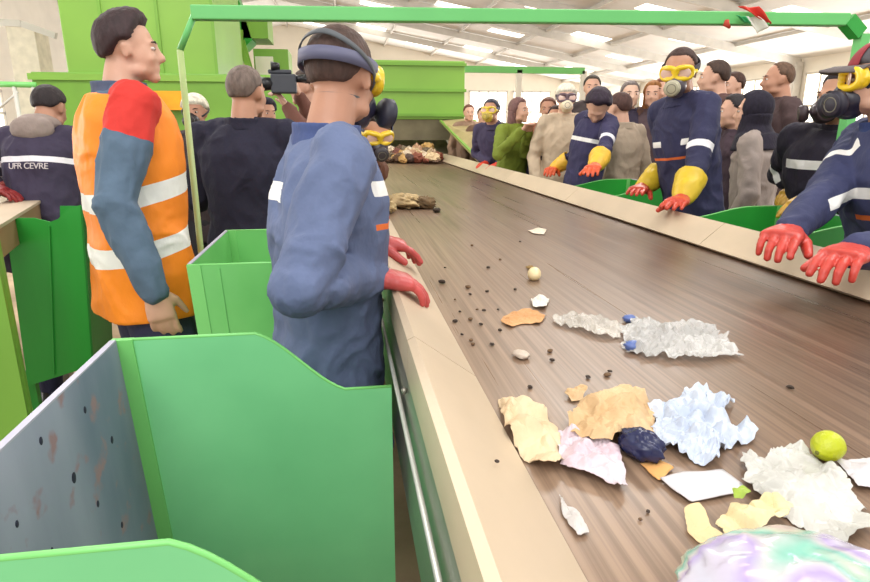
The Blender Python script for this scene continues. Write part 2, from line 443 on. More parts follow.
    if mask:
        if 'goggles' in mask:
            gc=mask['goggles']
            gm=MB()
            # wrap-round frame: outer oval minus two lens openings, built from bars
            def gp(x,u,dd=0): 
                return P(x,.090+dd-7.0*x*x*1.0,u)
            rimt=[];
            for (cx_,w_,h_) in ((-.036,.036,.027),(.036,.036,.027)):
                pts=[]
                for i in range(25):
                    a=2*pi*i/24; ct,st_=math.cos(a),math.sin(a)
                    pts.append(gp(cx_+w_*math.copysign(abs(ct)**.7,ct),.006+h_*math.copysign(abs(st_)**.7,st_),.012))
                gm.tube(pts,.012*s,10)
                pts2=[p-hf*.018*s for p in pts]; gm.tube(pts2,.0085*s,8)
            gm.limb([gp(-.012,.012,.012),gp(.012,.012,.012)],[.008*s]*2,8)
            gm.limb([gp(-.068,.006,-.0),gp(-.080,.004,-.02)],[.011*s]*2,8); gm.limb([gp(.068,.006,-.0),gp(.080,.004,-.02)],[.011*s]*2,8)
            go=link('goggles',remesh(gm,'goggles',.0035 if vox<.01 else .005,loc,1),M('goggle_rubber_%d_%d_%d'%gc,gc,.35,0,.06,10,coat=.3),root,True)
            for cx_ in(-.036,.036):
                le=MB(); rg=[]
                for rr_ in(1,):
                    le.ell(gp(cx_,.006,.010),(hr,hf,hu),(.034*s,.004*s,.025*s),20,10)
                part('lens',le,M('goggle_lens',(226,190,176),.08,0,.05,4,coat=1.0),go,True)
            if not mask.get('nostrap'): band('goggle_strap',.035,.012,.030,mask.get('strap',(70,72,100)),add=.012,rng=(1.0,2*pi-1.0))
        if 'resp' in mask:
            rc=mask['resp']
            rm=MB(); rm.ell(P(0,.078,-.055),ax,(.050*s,.052*s,.046*s),20,14); rm.ell(P(0,.090,-.025),ax,(.022*s,.026*s,.026*s)); rm.ell(P(0,.075,-.092),ax,(.036*s,.036*s,.022*s))
            rm.ell(P(0,.124,-.058),ax,(.026*s,.018*s,.024*s))
            ro=link('respirator',remesh(rm,'respirator',max(.004,vox*.6),loc,2),M('respirator_rubber_%d_%d_%d'%rc,rc,.4,0,.1,10,coat=.2),root,True)
            fl=mask.get('filters','front')
            fc=mask.get('fcol',(170,165,140))
            specs=[(V((0,.128,-.055)),hf)] if fl=='front' else [(V((.052,.105,-.066)),(hf*.75+hr*.6-hu*.1).normalized()),(V((-.052,.105,-.066)),(hf*.75-hr*.6-hu*.1).normalized())]
            for p0,dr in specs:
                fm=MB(); o0=P(*p0); A,B=_fr(dr)
                q=[(0,.027),(.010,.036),(.030,.037),(.032,.031),(.034,.033),(.037,.030)]
                fm.loft([(o0+dr*a*s,A,B,r*s,r*s) for a,r in q],24)
                part('filter',fm,M('filter_%d_%d_%d'%fc,fc,.5,0,.1,10),ro,True,)
                ri=MB(); ri.tube([o0+dr*.0365*s+(A*math.cos(t)+B*math.sin(t))*.020*s for t in [2*pi*i/20 for i in range(21)]],.0018*s,6); part('filter_rim',ri,M('filter_rim',(110,105,90),.5),ro,True)
            band('respirator_strap',.075 if not mask.get('diag') else mask['diag'],-.045,.014,mask.get('rstrap',(60,62,66)),add=.013,rng=(.75,2*pi-.75))
            band('neck_strap',-.05,-.052,.012,mask.get('rstrap',(60,62,66)),add=.010,rng=(.9,2*pi-.9))
    return dict(root=root,loc=loc,sh=sh,el=el,wr=wrp,pel=pel,neck=neck,sp=sp,brn=brn,bfn=bfn,P=P,T=T,hf=hf,hr=hr,hu=hu,s=s,torso=torso,jacket=jo)
def _fr(d):
    d=V(d).normalized(); A=d.cross(UP)
    if A.length<.1: A=d.cross(V((1,0,0)))
    A.normalize(); return A,d.cross(A).normalized()
# ---------------------------------------------------------------- camera, world, light
cam=bpy.data.cameras.new('camera'); co_=bpy.data.objects.new('camera',cam); COL.objects.link(co_); sc.camera=co_
cam.sensor_width=36; cam.lens=36*F/870; cam.clip_end=200; cam.clip_start=.02
co_.location=(0,0,CZ)
fwd=ray(435,291).normalized(); rt=V((math.cos(YAW),-math.sin(YAW),0)); upv=rt.cross(fwd)
co_.rotation_euler=Matrix((rt,upv,-fwd)).transposed().to_euler()
sc.view_settings.view_transform='Standard'; sc.view_settings.look='None'; sc.view_settings.gamma=1; sc.view_settings.exposure=EXPO
w=bpy.data.worlds.new('daylight'); sc.world=w; w.use_nodes=True
bg=w.node_tree.nodes['Background']; bg.inputs[0].default_value=(1.0,.985,.96,1); bg.inputs[1].default_value=WORLD
def area(name,loc,rot,sx,sy,e,col=(1,.985,.96)):
    l=bpy.data.lights.new(name,'AREA'); l.shape='RECTANGLE'; l.size=sx; l.size_y=sy; l.energy=e; l.color=col
    o=bpy.data.objects.new(name,l); COL.objects.link(o); o.location=loc; o.rotation_euler=rot; return o
for i,(x,y,e) in enumerate([(-1.5,-1.0,130),(3.5,1.5,150),(-3,6,200),(4,8,260)]): area('roof_light_panel',(x,y,5.2),(0,0,0),3,2,e)
area('rear_fill_light',(-.9,-2.6,3.6),(math.radians(52),0,0),3.2,2.0,75,(1,.98,.95))  # fill lamp added behind the camera to brighten the near green panels
area('window_light_right',(23,24,2.6),(0,math.radians(100),0),3.0,44,3000)
area('window_light_left',(-13,18,2.2),(0,math.radians(-105),0),2.0,28,2400)
area('window_light_back',(5,54,3.0),(math.radians(-100),0,0),34,3.0,2300)
# ---------------------------------------------------------------- setting
M_green=mat('green_paint',(118,202,138),.38,0,.08,2.2,.05,8,coat=.2,col2=(132,212,148))
M_green2=mat('green_paint_pale',(120,200,110),.4,0,.07,2,.05,8)
M_greenD=mat('green_paint_deep',(44,154,56),.4,0,.14,2,.05,8,stretch=(2,2,.4))
M_lime=mat('lime_paint',(126,172,66),.45,0,.07,1.2,.04,8)
M_limeD=mat('lime_paint_weathered',(112,160,56),.5,0,.14,1.6)
M_beam=mat('green_beam_paint',(104,190,108),.45,0,.08,2)
M_roof=mat('roof_sheet',(224,223,220),.8,0,.05,1,.2,3)
M_wall=mat('wall_panel',(232,226,212),.8,0,.04,.6)
M_steel=mat('rafter_steel',(200,196,188),.6,0,.08,2)
M_floor=mat('floor_concrete',(140,116,90),.8,0,.3,1.6,.3,20,col2=(170,146,118))
def glow(name,col,s):
    m,nt,b=nodes(name); b.inputs['Base Color'].default_value=lin(col); b.inputs['Emission Color'].default_value=lin(col); b.inputs['Emission Strength'].default_value=s; return m
M_win=glow('daylit_pane',(255,250,238),1.8)
M_sky=glow('daylit_roof_sheet',(255,250,240),2.6)
b=MB().bb(-14,25,-2,56,-.15,0); struct('floor',b,M_floor)
b=MB().bb(1.52,6,-.5,12,0,.10); struct('trim_1',b,M_floor)
XR=24; ZE=5.0; SL=.17; XT=-4
zr=lambda x: ZE+SL*(XR-x) if x>XT else ZE+SL*(XR-XT)-SL*(XT-x)
for nm,xa,xb in(('ceiling',XT,XR),('ceiling_left',-14,XT)):
    b=MB(); b.prism([(xa,2.5,zr(xa+ (1e-6 if nm=='ceiling' else 0))),(xb,2.5,zr(xb)),(xb,2.5,zr(xb)+.15),(xa,2.5,zr(xa+1e-6)+.15)],(0,53.5,0)); struct(nm,b,M_roof)
b=MB().bb(-14,XR,55,55.3,0,zr(XT)+.1); struct('wall_back',b,M_wall)
b=MB().bb(XR,XR+.3,2.5,55.3,0,ZE+.1); struct('wall_right',b,M_wall)
b=MB().bb(-14.3,-14,2.5,55.3,0,zr(-14)+.1); struct('wall_left',b,mat('wall_left_panel',(228,224,214),.8,0,.05,1))
# portal-frame rafters and purlins
nt_=0
def trim(b,m):
    global nt_; nt_+=1; return struct('trim_%d'%(nt_+1),b,m)
for Y in (6,12,18,24,30,36,42,48):
    b=MB(); b.bar((XT,Y,zr(XT)-.25),(XR-.2,Y,zr(XR)-.25),.16,.4); b.bar((-13.9,Y,zr(-14)-.25),(XT,Y,zr(XT)-.25),.16,.4)
    b.bb(XR-.5,XR-.1,Y-.15,Y+.15,0,ZE-.2); trim(b,M_steel)
for x in (-12,-8,-4,0,4,8,12,16,20):
    b=MB(); b.bb(x-.05,x+.05,3,55,zr(x)-.20,zr(x)-.03); trim(b,M_steel)
# translucent roof sheets: run down the slope
nw=0
def window(b,m=None):
    global nw; nw+=1; return struct('window_%d'%nw,b,m or M_win)
for Y in range(7,54,4):
    for x0,x1 in((-2.5,-.5),(1.5,3.6),(5.5,7.6),(9.5,11.6),(13.5,15.6),(17.5,19.6)):
        if (Y//4+int(x0+3)//4)%2: continue
        b=MB(); z0,z1=zr(x0)-.03,zr(x1)-.03
        b.prism([(x0,Y,z0),(x1,Y,z1),(x1,Y,z1+.02),(x0,Y,z0+.02)],(0,1.1,0)); window(b,M_sky)
# high windows in back and right walls
for i in range(9):
    x=-12.5+i*4; b=MB().bb(x,x+3.4,54.9,54.98,1.2,4.6); window(b)
    f=MB(); f.bb(x-.08,x+3.48,54.86,54.95,4.6,4.72); f.bb(x-.08,x+3.48,54.86,54.95,2.85,2.95)
    for q in range(5): f.bb(x-.04+q*.85,x+.04+q*.85,54.86,54.95,1.1,4.7)
    trim(f,M_steel)
for i in range(8):
    y=6.5+i*6; b=MB().bb(XR-.10,XR-.02,y,y+5,1.0,4.2); window(b)
    f=MB()
    for z in(1.0,2.6,4.2): f.bb(XR-.14,XR-.05,y-.05,y+5.05,z-.05,z+.05)
    for q in range(6): f.bb(XR-.14,XR-.05,y-.04+q,y+.04+q,1,4.2)
    trim(f,mat('window_bar_%d'%i,(205,198,184),.6))
for i in range(5):
    y=6+i*6; b=MB().bb(-13.98,-13.9,y,y+4.6,1.2,3.0); window(b)
    f=MB()
    for z in(1.2,2.1,3.0): f.bb(-13.92,-13.82,y-.05,y+4.65,z-.05,z+.05)
    for q in range(5): f.bb(-13.92,-13.82,y-.04+q*1.15,y+.04+q*1.15,1.2,3.0)
    trim(f,M_steel)
# ---------------------------------------------------------------- the big conveyor
BZ=1.07; XL=.2127; XRt=1.302; Y0=-.6; YE=8.9
def belt_mat():
    m,nt,b=nodes('conveyor_belt_rubber'); L=nt.links.new
    tc=N(nt,'ShaderNodeTexCoord')
    mp=N(nt,'ShaderNodeMapping'); mp.inputs['Scale'].default_value=(34,.55,1); L(tc.outputs['Object'],mp.inputs[0])
    n1=N(nt,'ShaderNodeTexNoise',Scale=1.0,Detail=6.0); L(mp.outputs[0],n1.inputs[0])
    n2=N(nt,'ShaderNodeTexNoise',Scale=2.2,Detail=5.0); L(tc.outputs['Object'],n2.inputs[0])
    c1=N(nt,'ShaderNodeValToRGB'); e=c1.color_ramp.elements; e[0].position=.32; e[1].position=.7; e[0].color=lin((58,40,32)); e[1].color=lin((112,86,68)); L(n1.outputs['Fac'],c1.inputs[0])
    c2=N(nt,'ShaderNodeValToRGB'); e=c2.color_ramp.elements; e[0].position=.3; e[1].position=.75; e[0].color=lin((78,56,42)); e[1].color=lin((128,100,78)); L(n2.outputs['Fac'],c2.inputs[0])
    mx=N(nt,'ShaderNodeMix',data_type='RGBA'); mx.inputs['Factor'].default_value=.5; L(c1.outputs[0],mx.inputs['A']); L(c2.outputs[0],mx.inputs['B'])
    # left lane paler; right darker, the workers' reflection painted into the belt colour
    sx=N(nt,'ShaderNodeSeparateXYZ'); L(tc.outputs['Object'],sx.inputs[0])
    mr=N(nt,'ShaderNodeMapRange'); mr.inputs['From Min'].default_value=-.40; mr.inputs['From Max'].default_value=.50; mr.inputs['To Min'].default_value=.8; mr.inputs['To Max'].default_value=.0
    ad=N(nt,'ShaderNodeMath',operation='MULTIPLY_ADD'); L(n2.outputs['Fac'],ad.inputs[0]); ad.inputs[1].default_value=.35; L(sx.outputs['X'],ad.inputs[2])
    L(ad.outputs[0],mr.inputs['Value'])
    m2=N(nt,'ShaderNodeMix',data_type='RGBA'); L(mr.outputs[0],m2.inputs['Factor']); L(mx.outputs['Result'],m2.inputs['A']); m2.inputs['B'].default_value=lin((160,134,112))
    mp3=N(nt,'ShaderNodeMapping'); mp3.inputs['Scale'].default_value=(120,1.3,1); L(tc.outputs['Object'],mp3.inputs[0])
    n3=N(nt,'ShaderNodeTexNoise',Scale=1.0,Detail=4.0); L(mp3.outputs[0],n3.inputs[0])
    c3=N(nt,'ShaderNodeValToRGB'); e=c3.color_ramp.elements; e[0].position=.36; e[1].position=.62; e[0].color=(.58,.55,.53,1); e[1].color=(1.12,1.12,1.12,1); L(n3.outputs['Fac'],c3.inputs[0])
    m3=N(nt,'ShaderNodeMix',data_type='RGBA',blend_type='MULTIPLY'); m3.inputs['Factor'].default_value=.8; L(m2.outputs['Result'],m3.inputs['A']); L(c3.outputs[0],m3.inputs['B'])
    L(m3.outputs['Result'],b.inputs['Base Color'])
    r=N(nt,'ShaderNodeMapRange'); L(n1.outputs['Fac'],r.inputs['Value']); r.inputs['To Min'].default_value=.20; r.inputs['To Max'].default_value=.42; L(r.outputs[0],b.inputs['Roughness'])
    bp=N(nt,'ShaderNodeBump',Strength=.12,Distance=.004); L(n1.outputs['Fac'],bp.inputs['Height']); L(bp.outputs[0],b.inputs['Normal'])
    b.inputs['Specular IOR Level'].default_value=.6
    return m
M_rail=mat('rail_steel',(204,184,158),.42,.1,.08,5,.06,30,stretch=(1,.6,1))
M_side=mat('frame_steel',(150,146,134),.3,.55,.12,4,.05,20,stretch=(1,1,3))
cv=thing('sorting_conveyor','long wide brown rubber sorting conveyor between pale steel rails, litter lying on it','conveyor',(.757,4,0))
b=MB().bb(XL-.03,XRt+.03,Y0,YE,BZ-.012,BZ); b.tube([(XL-.03,YE,BZ-.13),(XRt+.03,YE,BZ-.13)],.128,28)
b.bb(XL-.03,XRt+.03,Y0,YE,BZ-.26,BZ-.25)
part('belt',b,belt_mat(),cv)
RZ=1.155; RXL=.098; RXR=1.405
ys=[Y0,.95,2.25,3.55,4.85,6.15,7.45,8.75]
ysr=[Y0,.62,2.02,3.42,4.82,6.22,7.62,8.75]
for side in(0,1):
    Y_=ys if side==0 else ysr
    for i in range(len(Y_)-1):
        a,c=Y_[i]+.0015,Y_[i+1]-.0015
        if side==0: poly=[(XL-.005,a,BZ+.004),(XL+.004,a,BZ+.012),(RXL+.012,a,RZ+.006),(RXL,a,RZ),(RXL,a,RZ-.075),(RXL+.008,a,RZ-.075),(RXL+.010,a,RZ-.012)]
        else: poly=[(XRt+.005,a,BZ+.004),(XRt-.004,a,BZ+.012),(RXR-.012,a,RZ+.006),(RXR,a,RZ),(RXR,a,RZ-.10),(RXR-.008,a,RZ-.10),(RXR-.010,a,RZ-.012)]
        b=MB().prism(poly,(0,c-a,0)); part('rail_plate',b,M_rail,cv)
for x0,x1 in((RXL+.001,RXL+.03),(RXR-.03,RXR-.001)):
    b=MB().bb(x0+.003,x1,Y0,YE,.78,RZ-.04); part('side_frame',b,M_side,cv)
b=MB().tube([(RXL-.006,Y0,.995),(RXL-.006,7,.995)],.0045,10); part('conduit',b,mat('conduit_galvanised',(205,205,196),.3,.4),cv,True)
for y in (.3,.9,1.5,2.1,2.7):
    b=MB().ell((RXL-.002,y+.1,1.04),(V((1,0,0)),V((0,1,0)),UP),(.006,.007,.007),10,6); part('bolt',b,M_side,cv,True)
b=MB()
for y in (.9,3.4,5.9,8.4):
    for x in(.16,1.33):
        q=MB().bb(x-.03,x+.03,y-.03,y+.03,0,.8); part('leg',q,M_side,cv)
    q=MB().bb(.16,1.33,y-.02,y+.02,.3,.36); part('cross_brace',q,M_side,cv)
# infeed hood over the belt's far end
hd=thing('infeed_hood','lime green sheet metal hood over the far end of the belt, dark flap below','hood',(1.2,9.4,0))
b=MB().bb(.0,1.80,8.95,10.6,1.62,2.42); part('shell',b,M_lime,hd,bevel=.01)
b=MB(); 
for z in(1.68,2.02,2.37): b.bb(-.02,1.82,8.92,8.95,z-.02,z+.02)
part('stiffening_rib',b,M_limeD,hd)
b=MB().bb(.45,1.74,8.97,9.0,1.33,1.62); part('flap',b,mat('rubber_flap',(112,104,78),.7,0,.2,5),hd)
for x in(.02,1.78): part('side_plate',MB().bb(x-.02,x+.02,8.95,10.5,.2,1.62),mat('hood_side_%d'%int(x),(128,124,84),.6),hd)
part('chute_floor',MB().prism([(.1,9.02,1.02),(.1,10.4,1.45),(.1,10.4,1.4),(.1,9.02,.98)],(1.6,0,0)),M_rail,hd)
sg=thing('skirt_guard','sloping olive and lime side guard at the far right of the belt','guard',(1.6,7.4,0))
b=MB().prism([(1.42,6.3,1.16),(1.62,6.3,1.30),(1.9,8.9,1.64),(1.42,8.9,1.60)],(0.02,0,-.03)); part('plate',b,mat('guard_plate',(158,140,98),.5,0,.2,4),sg)
b=MB().prism([(1.63,6.3,1.3),(1.63,6.3,.5),(1.92,8.88,.5),(1.92,8.88,1.62)],(0.03,0,0)); part('side_sheet',b,M_lime,sg)
b=MB().bar((1.44,6.3,1.17),(1.44,8.9,1.60),.03,.03); part('edge_bar',b,M_limeD,sg)
# ---------------------------------------------------------------- lime machine behind
mc=thing('waste_feed_hopper','huge lime green feed hopper standing behind the orange-vested man','hopper',(-2.4,9,0))
zA=at(60,72,9).z
b=MB(); xl=at(55,0,9).x; xr=at(214,40,9).x
b.bb(xl,xr,9.05,11.5,zA-.02,5.6); part('upper_bin',b,M_lime,mc,bevel=.02)
for x in (xl+.5,xl+1.2,xl+1.9):
    part('stiffening_rib',MB().bb(x-.02,x+.02,9.03,9.06,zA,5.6),M_limeD,mc)
b=MB().bb(at(33,90,9).x,.0,9.0,10.8,at(60,131,9).z,zA); part('lower_trough',b,M_limeD,mc,bevel=.015)
b=MB().bb(at(33,90,9).x-.03,.0,8.97,9.0,zA-.10,zA-.02); part('trough_rim',b,M_lime,mc)
b=MB().bb(at(152,100,8.9).x,at(187,100,8.9).x,8.85,8.97,at(160,110,8.9).z,at(160,91,8.9).z); part('orange_panel',b,mat('orange_paint',(240,160,20),.5),mc)
for x in(-4.6,-2.9,-1.3): part('leg',MB().bb(x-.08,x+.08,9.1,9.3,0,at(60,131,9).z),M_green2,mc)
# tall conveyor structure at (200-290,0-70)
el_=thing('inclined_conveyor_frame','lime green inclined conveyor frame with struts rising beside the feed hopper','conveyor frame',(-1.5,13,0))
def q13(u,v,Y=13): return at(u,v,Y)
b=MB().prism([q13(214,0),q13(225,-30),q13(242,8),q13(252,40),q13(244,48),q13(228,20)],(0,.7,0)); part('side_beam',b,M_greenD,el_)
for a_,c_,w_ in(((250,70),(226,14),.10),((240,75),(240,30),.12),((252,72),(243,40),.07),((228,78),(216,10),.12)):
    part('strut',MB().bar(q13(*a_),q13(*c_),w_,w_,(0,1,0)),M_lime,el_)
b=MB(); p0=q13(262,22); p1=q13(242,38); b.bb(p1.x,p0.x+.1,13,14,p1.z,p0.z+.2); part('drive_box',b,M_lime,el_)
b=MB(); p0=q13(287,48); p1=q13(254,80); b.bb(p1.x,p0.x,13.2,14.2,p1.z,p0.z); part('gear_cabinet',b,M_lime,el_)
b=MB(); p0=q13(272,56,13); p1=q13(256,80,13); b.bb(p1.x,p0.x,13.1,13.2,p1.z,p0.z); part('cabinet_panel',b,M_wall,el_)
for u in (216,242): 
    p=q13(u,75); part('post',MB().bb(p.x-.08,p.x+.08,13.2,13.4,0,p.z+.2),M_lime,el_)
# crane rail far behind (460-585,68)
cr_=thing('crane_rail','thin pale green crane rail under the roof behind the crowd','rail',(8,22,0))
a_=at(452,69,22); c_=at(584,71,22)
part('rail',MB().bar(a_,c_,.2,.22),M_green2,cr_)
for t in(.0,.5,1): 
    p=a_.lerp(c_,t); part('post',MB().bb(p.x-.09,p.x+.09,21.9,22.1,0,p.z),M_wall,cr_)
# ---------------------------------------------------------------- gate bar over the belt
gt=thing('overhead_gate_frame','green steel gate frame spanning over the belt on a thin pole','gate frame',(-.53,2.3,0))
YG=2.3
P1=at(180,50,YG); P2=at(195,13,YG); P3=at(846,20,YG); P0=V((P1.x,YG,0))
part('pole',MB().tube([P0,P1],.011,12),mat('pole_paint',(176,196,130),.4,0,.1,8),gt,True)
part('corner_brace',MB().tube([P1,P2],.011,12),M_beam,gt,True)
part('cross_beam',MB().bar(P2-V((.01,0,0)),P3,.045,.046),M_beam,gt,bevel=.004)
P4=at(858,34,YG)
part('end_bracket',MB().bar(P3,P4,.05,.05),M_greenD,gt)
part('end_post',MB().bb(P4.x,P4.x+.04,YG-.02,YG+.02,.10,P4.z+.0),M_beam,gt)
fl=thing('small_flag','small red, white and green flag slung over the green beam','flag',at(755,20,YG-.05))
def flagpiece(nm,pts,colr,dy):
    n=10; b=MB(); A,B,C_,D=[at(u,v,YG-.045+dy) for u,v in pts]
    for i in range(n+1):
        for j in range(n+1):
            s_,t=i/n,j/n; p=(A*(1-s_)+B*s_)*(1-t)+(D*(1-s_)+C_*s_)*t
            b.v.append(p+V((0,-.012*math.sin(s_*7+t*3)-.004,0)))
    for i in range(n):
        for j in range(n): k=i*(n+1)+j; b.f.append((k,k+1,k+n+2,k+n+1))
    o=part(nm,b,mat('flag_'+nm,colr,.8,0,.1,9,.3,40),fl,True); s=o.modifiers.new('s','SOLIDIFY'); s.thickness=.002; return o
flagpiece('red_band',[(737,7),(757,7),(771,24),(764,22)],(212,58,44),0)
flagpiece('white_band',[(742,17),(756,17),(769,26),(757,34)],(225,224,210),.004)
flagpiece('green_band',[(735,16),(743,17),(750,24),(745,22)],(70,190,120),.002)
o=part('red_ribbon',MB().tube([at(727,20,YG-.04),at(726,24,YG-.05),at(730,28,YG-.05)],[.008,.012,.004],10,flat=.4),mat('ribbon_red',(176,60,44),.8),None,True,loc=at(727,22,YG-.04)); tag(o,'small dark red ribbon tied under the green beam, left of the flag','ribbon')
# ---------------------------------------------------------------- sorting chutes (left of the belt)
def chute(label,y0,y1,xw=-.405,xe=.078,zh=1.14,zl=1.02,mgreen=None,greyin=True,xb=-.167,xs=-.01,mirror=None):
    mg=mgreen or M_green
    t=thing('drop_chute',label,'chute',((xw+xe)/2,(y0+y1)/2,0))
    zb=.25; tap=.05
    def mx(x): return x if mirror is None else mirror-x
    def prof(y,d):
        n=[(xw,zh)]
        n+= [(xb,zh)]
        m_=10
        for i in range(1,m_): 
            s_=i/m_; ss=s_*s_*(3-2*s_); n.append((xb+(xs-xb)*s_, zh+(zl-zh)*(s_*.45+ss*.55)))
        n+=[(xs,zl),(xe,zl),(xe,zb),(xw+tap,zb)]
        pts=[V((mx(x),y,z)) for x,z in n]
        return MB().prism(pts,(0,d,0))
    for y,sgn in((y0,1),(y1,-1)):
        pl=part('side_panel',prof(y,.006*sgn),mg,t)
        y_=y-.004*sgn if True else y
        ya=y-.003*sgn; fb=MB().prism([(mx(xw-.006),ya,zh+.002),(mx(xw+.030),ya,zh+.002),(mx(xw+.030+tap),ya,zb),(mx(xw-.006+tap),ya,zb)],(0,.013*sgn,0))
        # pressed seam beside the corner
        part('seam',MB().prism([(mx(xw+.075),y-.003,zh-.01),(mx(xw+.080),y-.003,zh-.01),(mx(xw+.080+tap*.9),y-.003,zb),(mx(xw+.075+tap*.9),y-.003,zb)],(0,.012,0)),mg,pl)
        part('corner_flange',fb,M_green2,t)
        part('rim',MB().tube([(mx(xw),y+.003*sgn,zh),(mx(xb),y+.003*sgn,zh)]+[(mx(xb+(xs-xb)*i/10),y+.003*sgn,zh+(zl-zh)*((i/10)*.45+((i/10)**2*(3-2*i/10))*.55)) for i in range(1,10)]+[(mx(xs),y+.003*sgn,zl),(mx(xe),y+.003*sgn,zl)],.0035,8),M_green2,pl,True)
        part('seam',MB().bb(min(mx(xe-.055),mx(xe-.052)),max(mx(xe-.055),mx(xe-.052)),y-.002,y+.008,zb+.2,zl-.03),mg,pl)
    wl=MB().prism([(mx(xw),y0,zh),(mx(xw+.004),y0,zh),(mx(xw+.004+tap),y0,zb),(mx(xw+tap),y0,zb)],(0,y1-y0,0))
    part('outer_wall',wl,M_wornblue if greyin else mg,t)
    part('wall_rim',MB().bb(min(mx(xw-.006),mx(xw+.004)),max(mx(xw-.006),mx(xw+.004)),y0+.01,y1-.01,zh-.010,zh+.003),mat('rim_grey_'+label[:6],(176,174,190),.5),t)
    return t
def wornblue():
    m=mat('worn_blue_grey_liner',(120,132,154),.6,0,.2,3,.2,20,stretch=(1,1,.35),col2=(158,162,178)); nt=m.node_tree; L=nt.links.new; b=nt.nodes['Principled BSDF']
    src=b.inputs['Base Color'].links[0].from_socket
    tc=N(nt,'ShaderNodeTexCoord'); vo=N(nt,'ShaderNodeTexNoise',Scale=24.0,Detail=3.0); L(tc.outputs['Object'],vo.inputs['Vector'])
    cr=N(nt,'ShaderNodeValToRGB'); e=cr.color_ramp.elements; e[0].position=.60; e[1].position=.72; e[0].color=(0,0,0,1); e[1].color=(1,1,1,1); L(vo.outputs['Fac'],cr.inputs[0])
    mx=N(nt,'ShaderNodeMix',data_type='RGBA'); L(cr.outputs[0],mx.inputs['Factor']); L(src,mx.inputs['A']); mx.inputs['B'].default_value=lin((150,120,126)); L(mx.outputs['Result'],b.inputs['Base Color']); return m
M_wornblue=wornblue()
c1=chute('nearest green drop chute with a worn blue-grey inner wall, in the foreground','.' and .49,1.07)
# dark scars on the liner
rnd=random.Random(4)
for (u,v,r) in ((41,441,.006),(74,478,.009),(112,440,.007),(98,504,.006),(122,525,.006),(17,524,.005),(85,410,.006),(52,550,.004)):
    rr=ray(u,v); t=-.398/rr.x; p=V((-.398,rr.y*t,CZ+rr.z*t))
    # wall leans in slightly toward the bottom
    for _ in range(4):
        xx=-.405+.004+.05*(1.14-p.z)/.89; t=(xx)/rr.x; p=V((xx,rr.y*t,CZ+rr.z*t))
    part('scar',MB().ell(p,(V((1,0,0)),V((0,1,0)),UP),(.0012,r*.75,r),8,6),M('scar_dark',(36,38,56),.8),c1,True)
c2=chute('green drop chute between the orange-vested man and the worker in the foreground',1.67,2.25,mgreen=mat('green_paint_b',(104,190,100),.36,0,.08,2.5,.05,8,coat=.2,col2=(120,200,112)),greyin=False,xw=-.42)
c3=chute('green drop chute beyond the man in the black jacket, mostly hidden',2.84,3.42,greyin=False)
# chutes beyond the right rail: mirrored
for lab,y0,y1 in (('green drop chute past the right rail, between the yellow-goggled worker and the capped worker',1.95,2.52),('green drop chute edge past the right rail beside the beige-coated visitor',3.4,4.05),('small green chute edge past the right rail under the capped worker\'s arms',.95,1.50)):
    chute(lab,y0,y1,xw=-.60,xe=-.02,xb=-.42,xs=-.13,zh=1.15,zl=1.10,mgreen=M_greenD,greyin=False,mirror=1.42)
# ---------------------------------------------------------------- second conveyor & chute at left
sc2=thing('side_conveyor','second sorting conveyor at the left edge with a beige rail','conveyor',(-1.75,3,0))
d2=V((-.262,.965,0)); n2=V((.965,.262,0)); A0=V((-1.42,2.55,1.155))
def seg(off0,off1,z0,z1,l0=-.45,l1=2.4):
    p=[A0+n2*off0+d2*l0,A0+n2*off1+d2*l0]; return MB().prism([V((p[0].x,p[0].y,z0)),V((p[1].x,p[1].y,z0)),V((p[1].x,p[1].y,z1)),V((p[0].x,p[0].y,z1))],d2*(l1-l0))
part('rail_plate',seg(-.02,.13,1.145,1.158),M_rail,sc2)
part('side_frame',seg(.10,.125,1.04,1.144),mat('side_frame_brown',(150,120,84),.6,0,.15,4),sc2)
part('belt',seg(-.9,-.03,1.05,1.07),_M.get('b') or mat('dusty_belt',(150,132,108),.5,0,.15,3),sc2)
for l in(-.3,1,2.2):
    p=A0+n2*.05+d2*l; part('leg',MB().bb(p.x-.03,p.x+.03,p.y-.03,p.y+.03,0,1.04),M_side,sc2)
ch=thing('drop_chute','deep green drop chute at the left beside the orange-vested man, wavy top edge','chute',(-1.2,2.8,0))
tp=[at(5,221,2.66),at(18,218,2.66),at(34,218,2.66),at(50,222,2.66),at(58,219,2.66),at(68,209,2.66),at(80,205,2.66)]
bt_=[at(92,366,2.66),at(28,386,2.66)]
part('side_panel',MB().prism(tp+bt_,(0,.008,0)),M_greenD,ch)
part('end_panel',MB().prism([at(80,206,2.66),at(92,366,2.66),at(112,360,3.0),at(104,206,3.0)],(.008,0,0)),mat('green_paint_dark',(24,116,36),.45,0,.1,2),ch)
part('far_panel',MB().prism([at(60,206,3.1),at(104,206,3.1),at(112,340,3.1),at(60,340,3.1)],(0,.008,0)),M_greenD,ch)
part('seam',MB().bar(at(49,226,2.652),at(54,375,2.652),.006,.004,(0,1,0)),M_greenD,ch)
for u,v in((32,380),(88,362)):
    p=at(u,v,2.70); part('leg',MB().bb(p.x-.015,p.x+.015,2.69,2.72,0,p.z+.05),M_greenD,ch)
lp=thing('guard_panel','lime green sheet guard panel at the left edge of the frame','guard panel',(-1.1,1.75,0))
x_=at(15,340,1.6).x
part('shell',MB().bb(x_-.6,x_,1.6,1.625,0,at(0,236,1.6).z),M_limeD,lp,bevel=.006)
part('edge_fold',MB().bb(x_-.03,x_-.0,1.59,1.6,.05,at(0,236,1.6).z-.03),M_limeD,lp)
hr_=thing('handrail','thin pale green handrail far left in front of the bright windows','handrail',(-5.5,8,0))
a_=at(-10,84,8.5); c_=at(36,85,8.5)
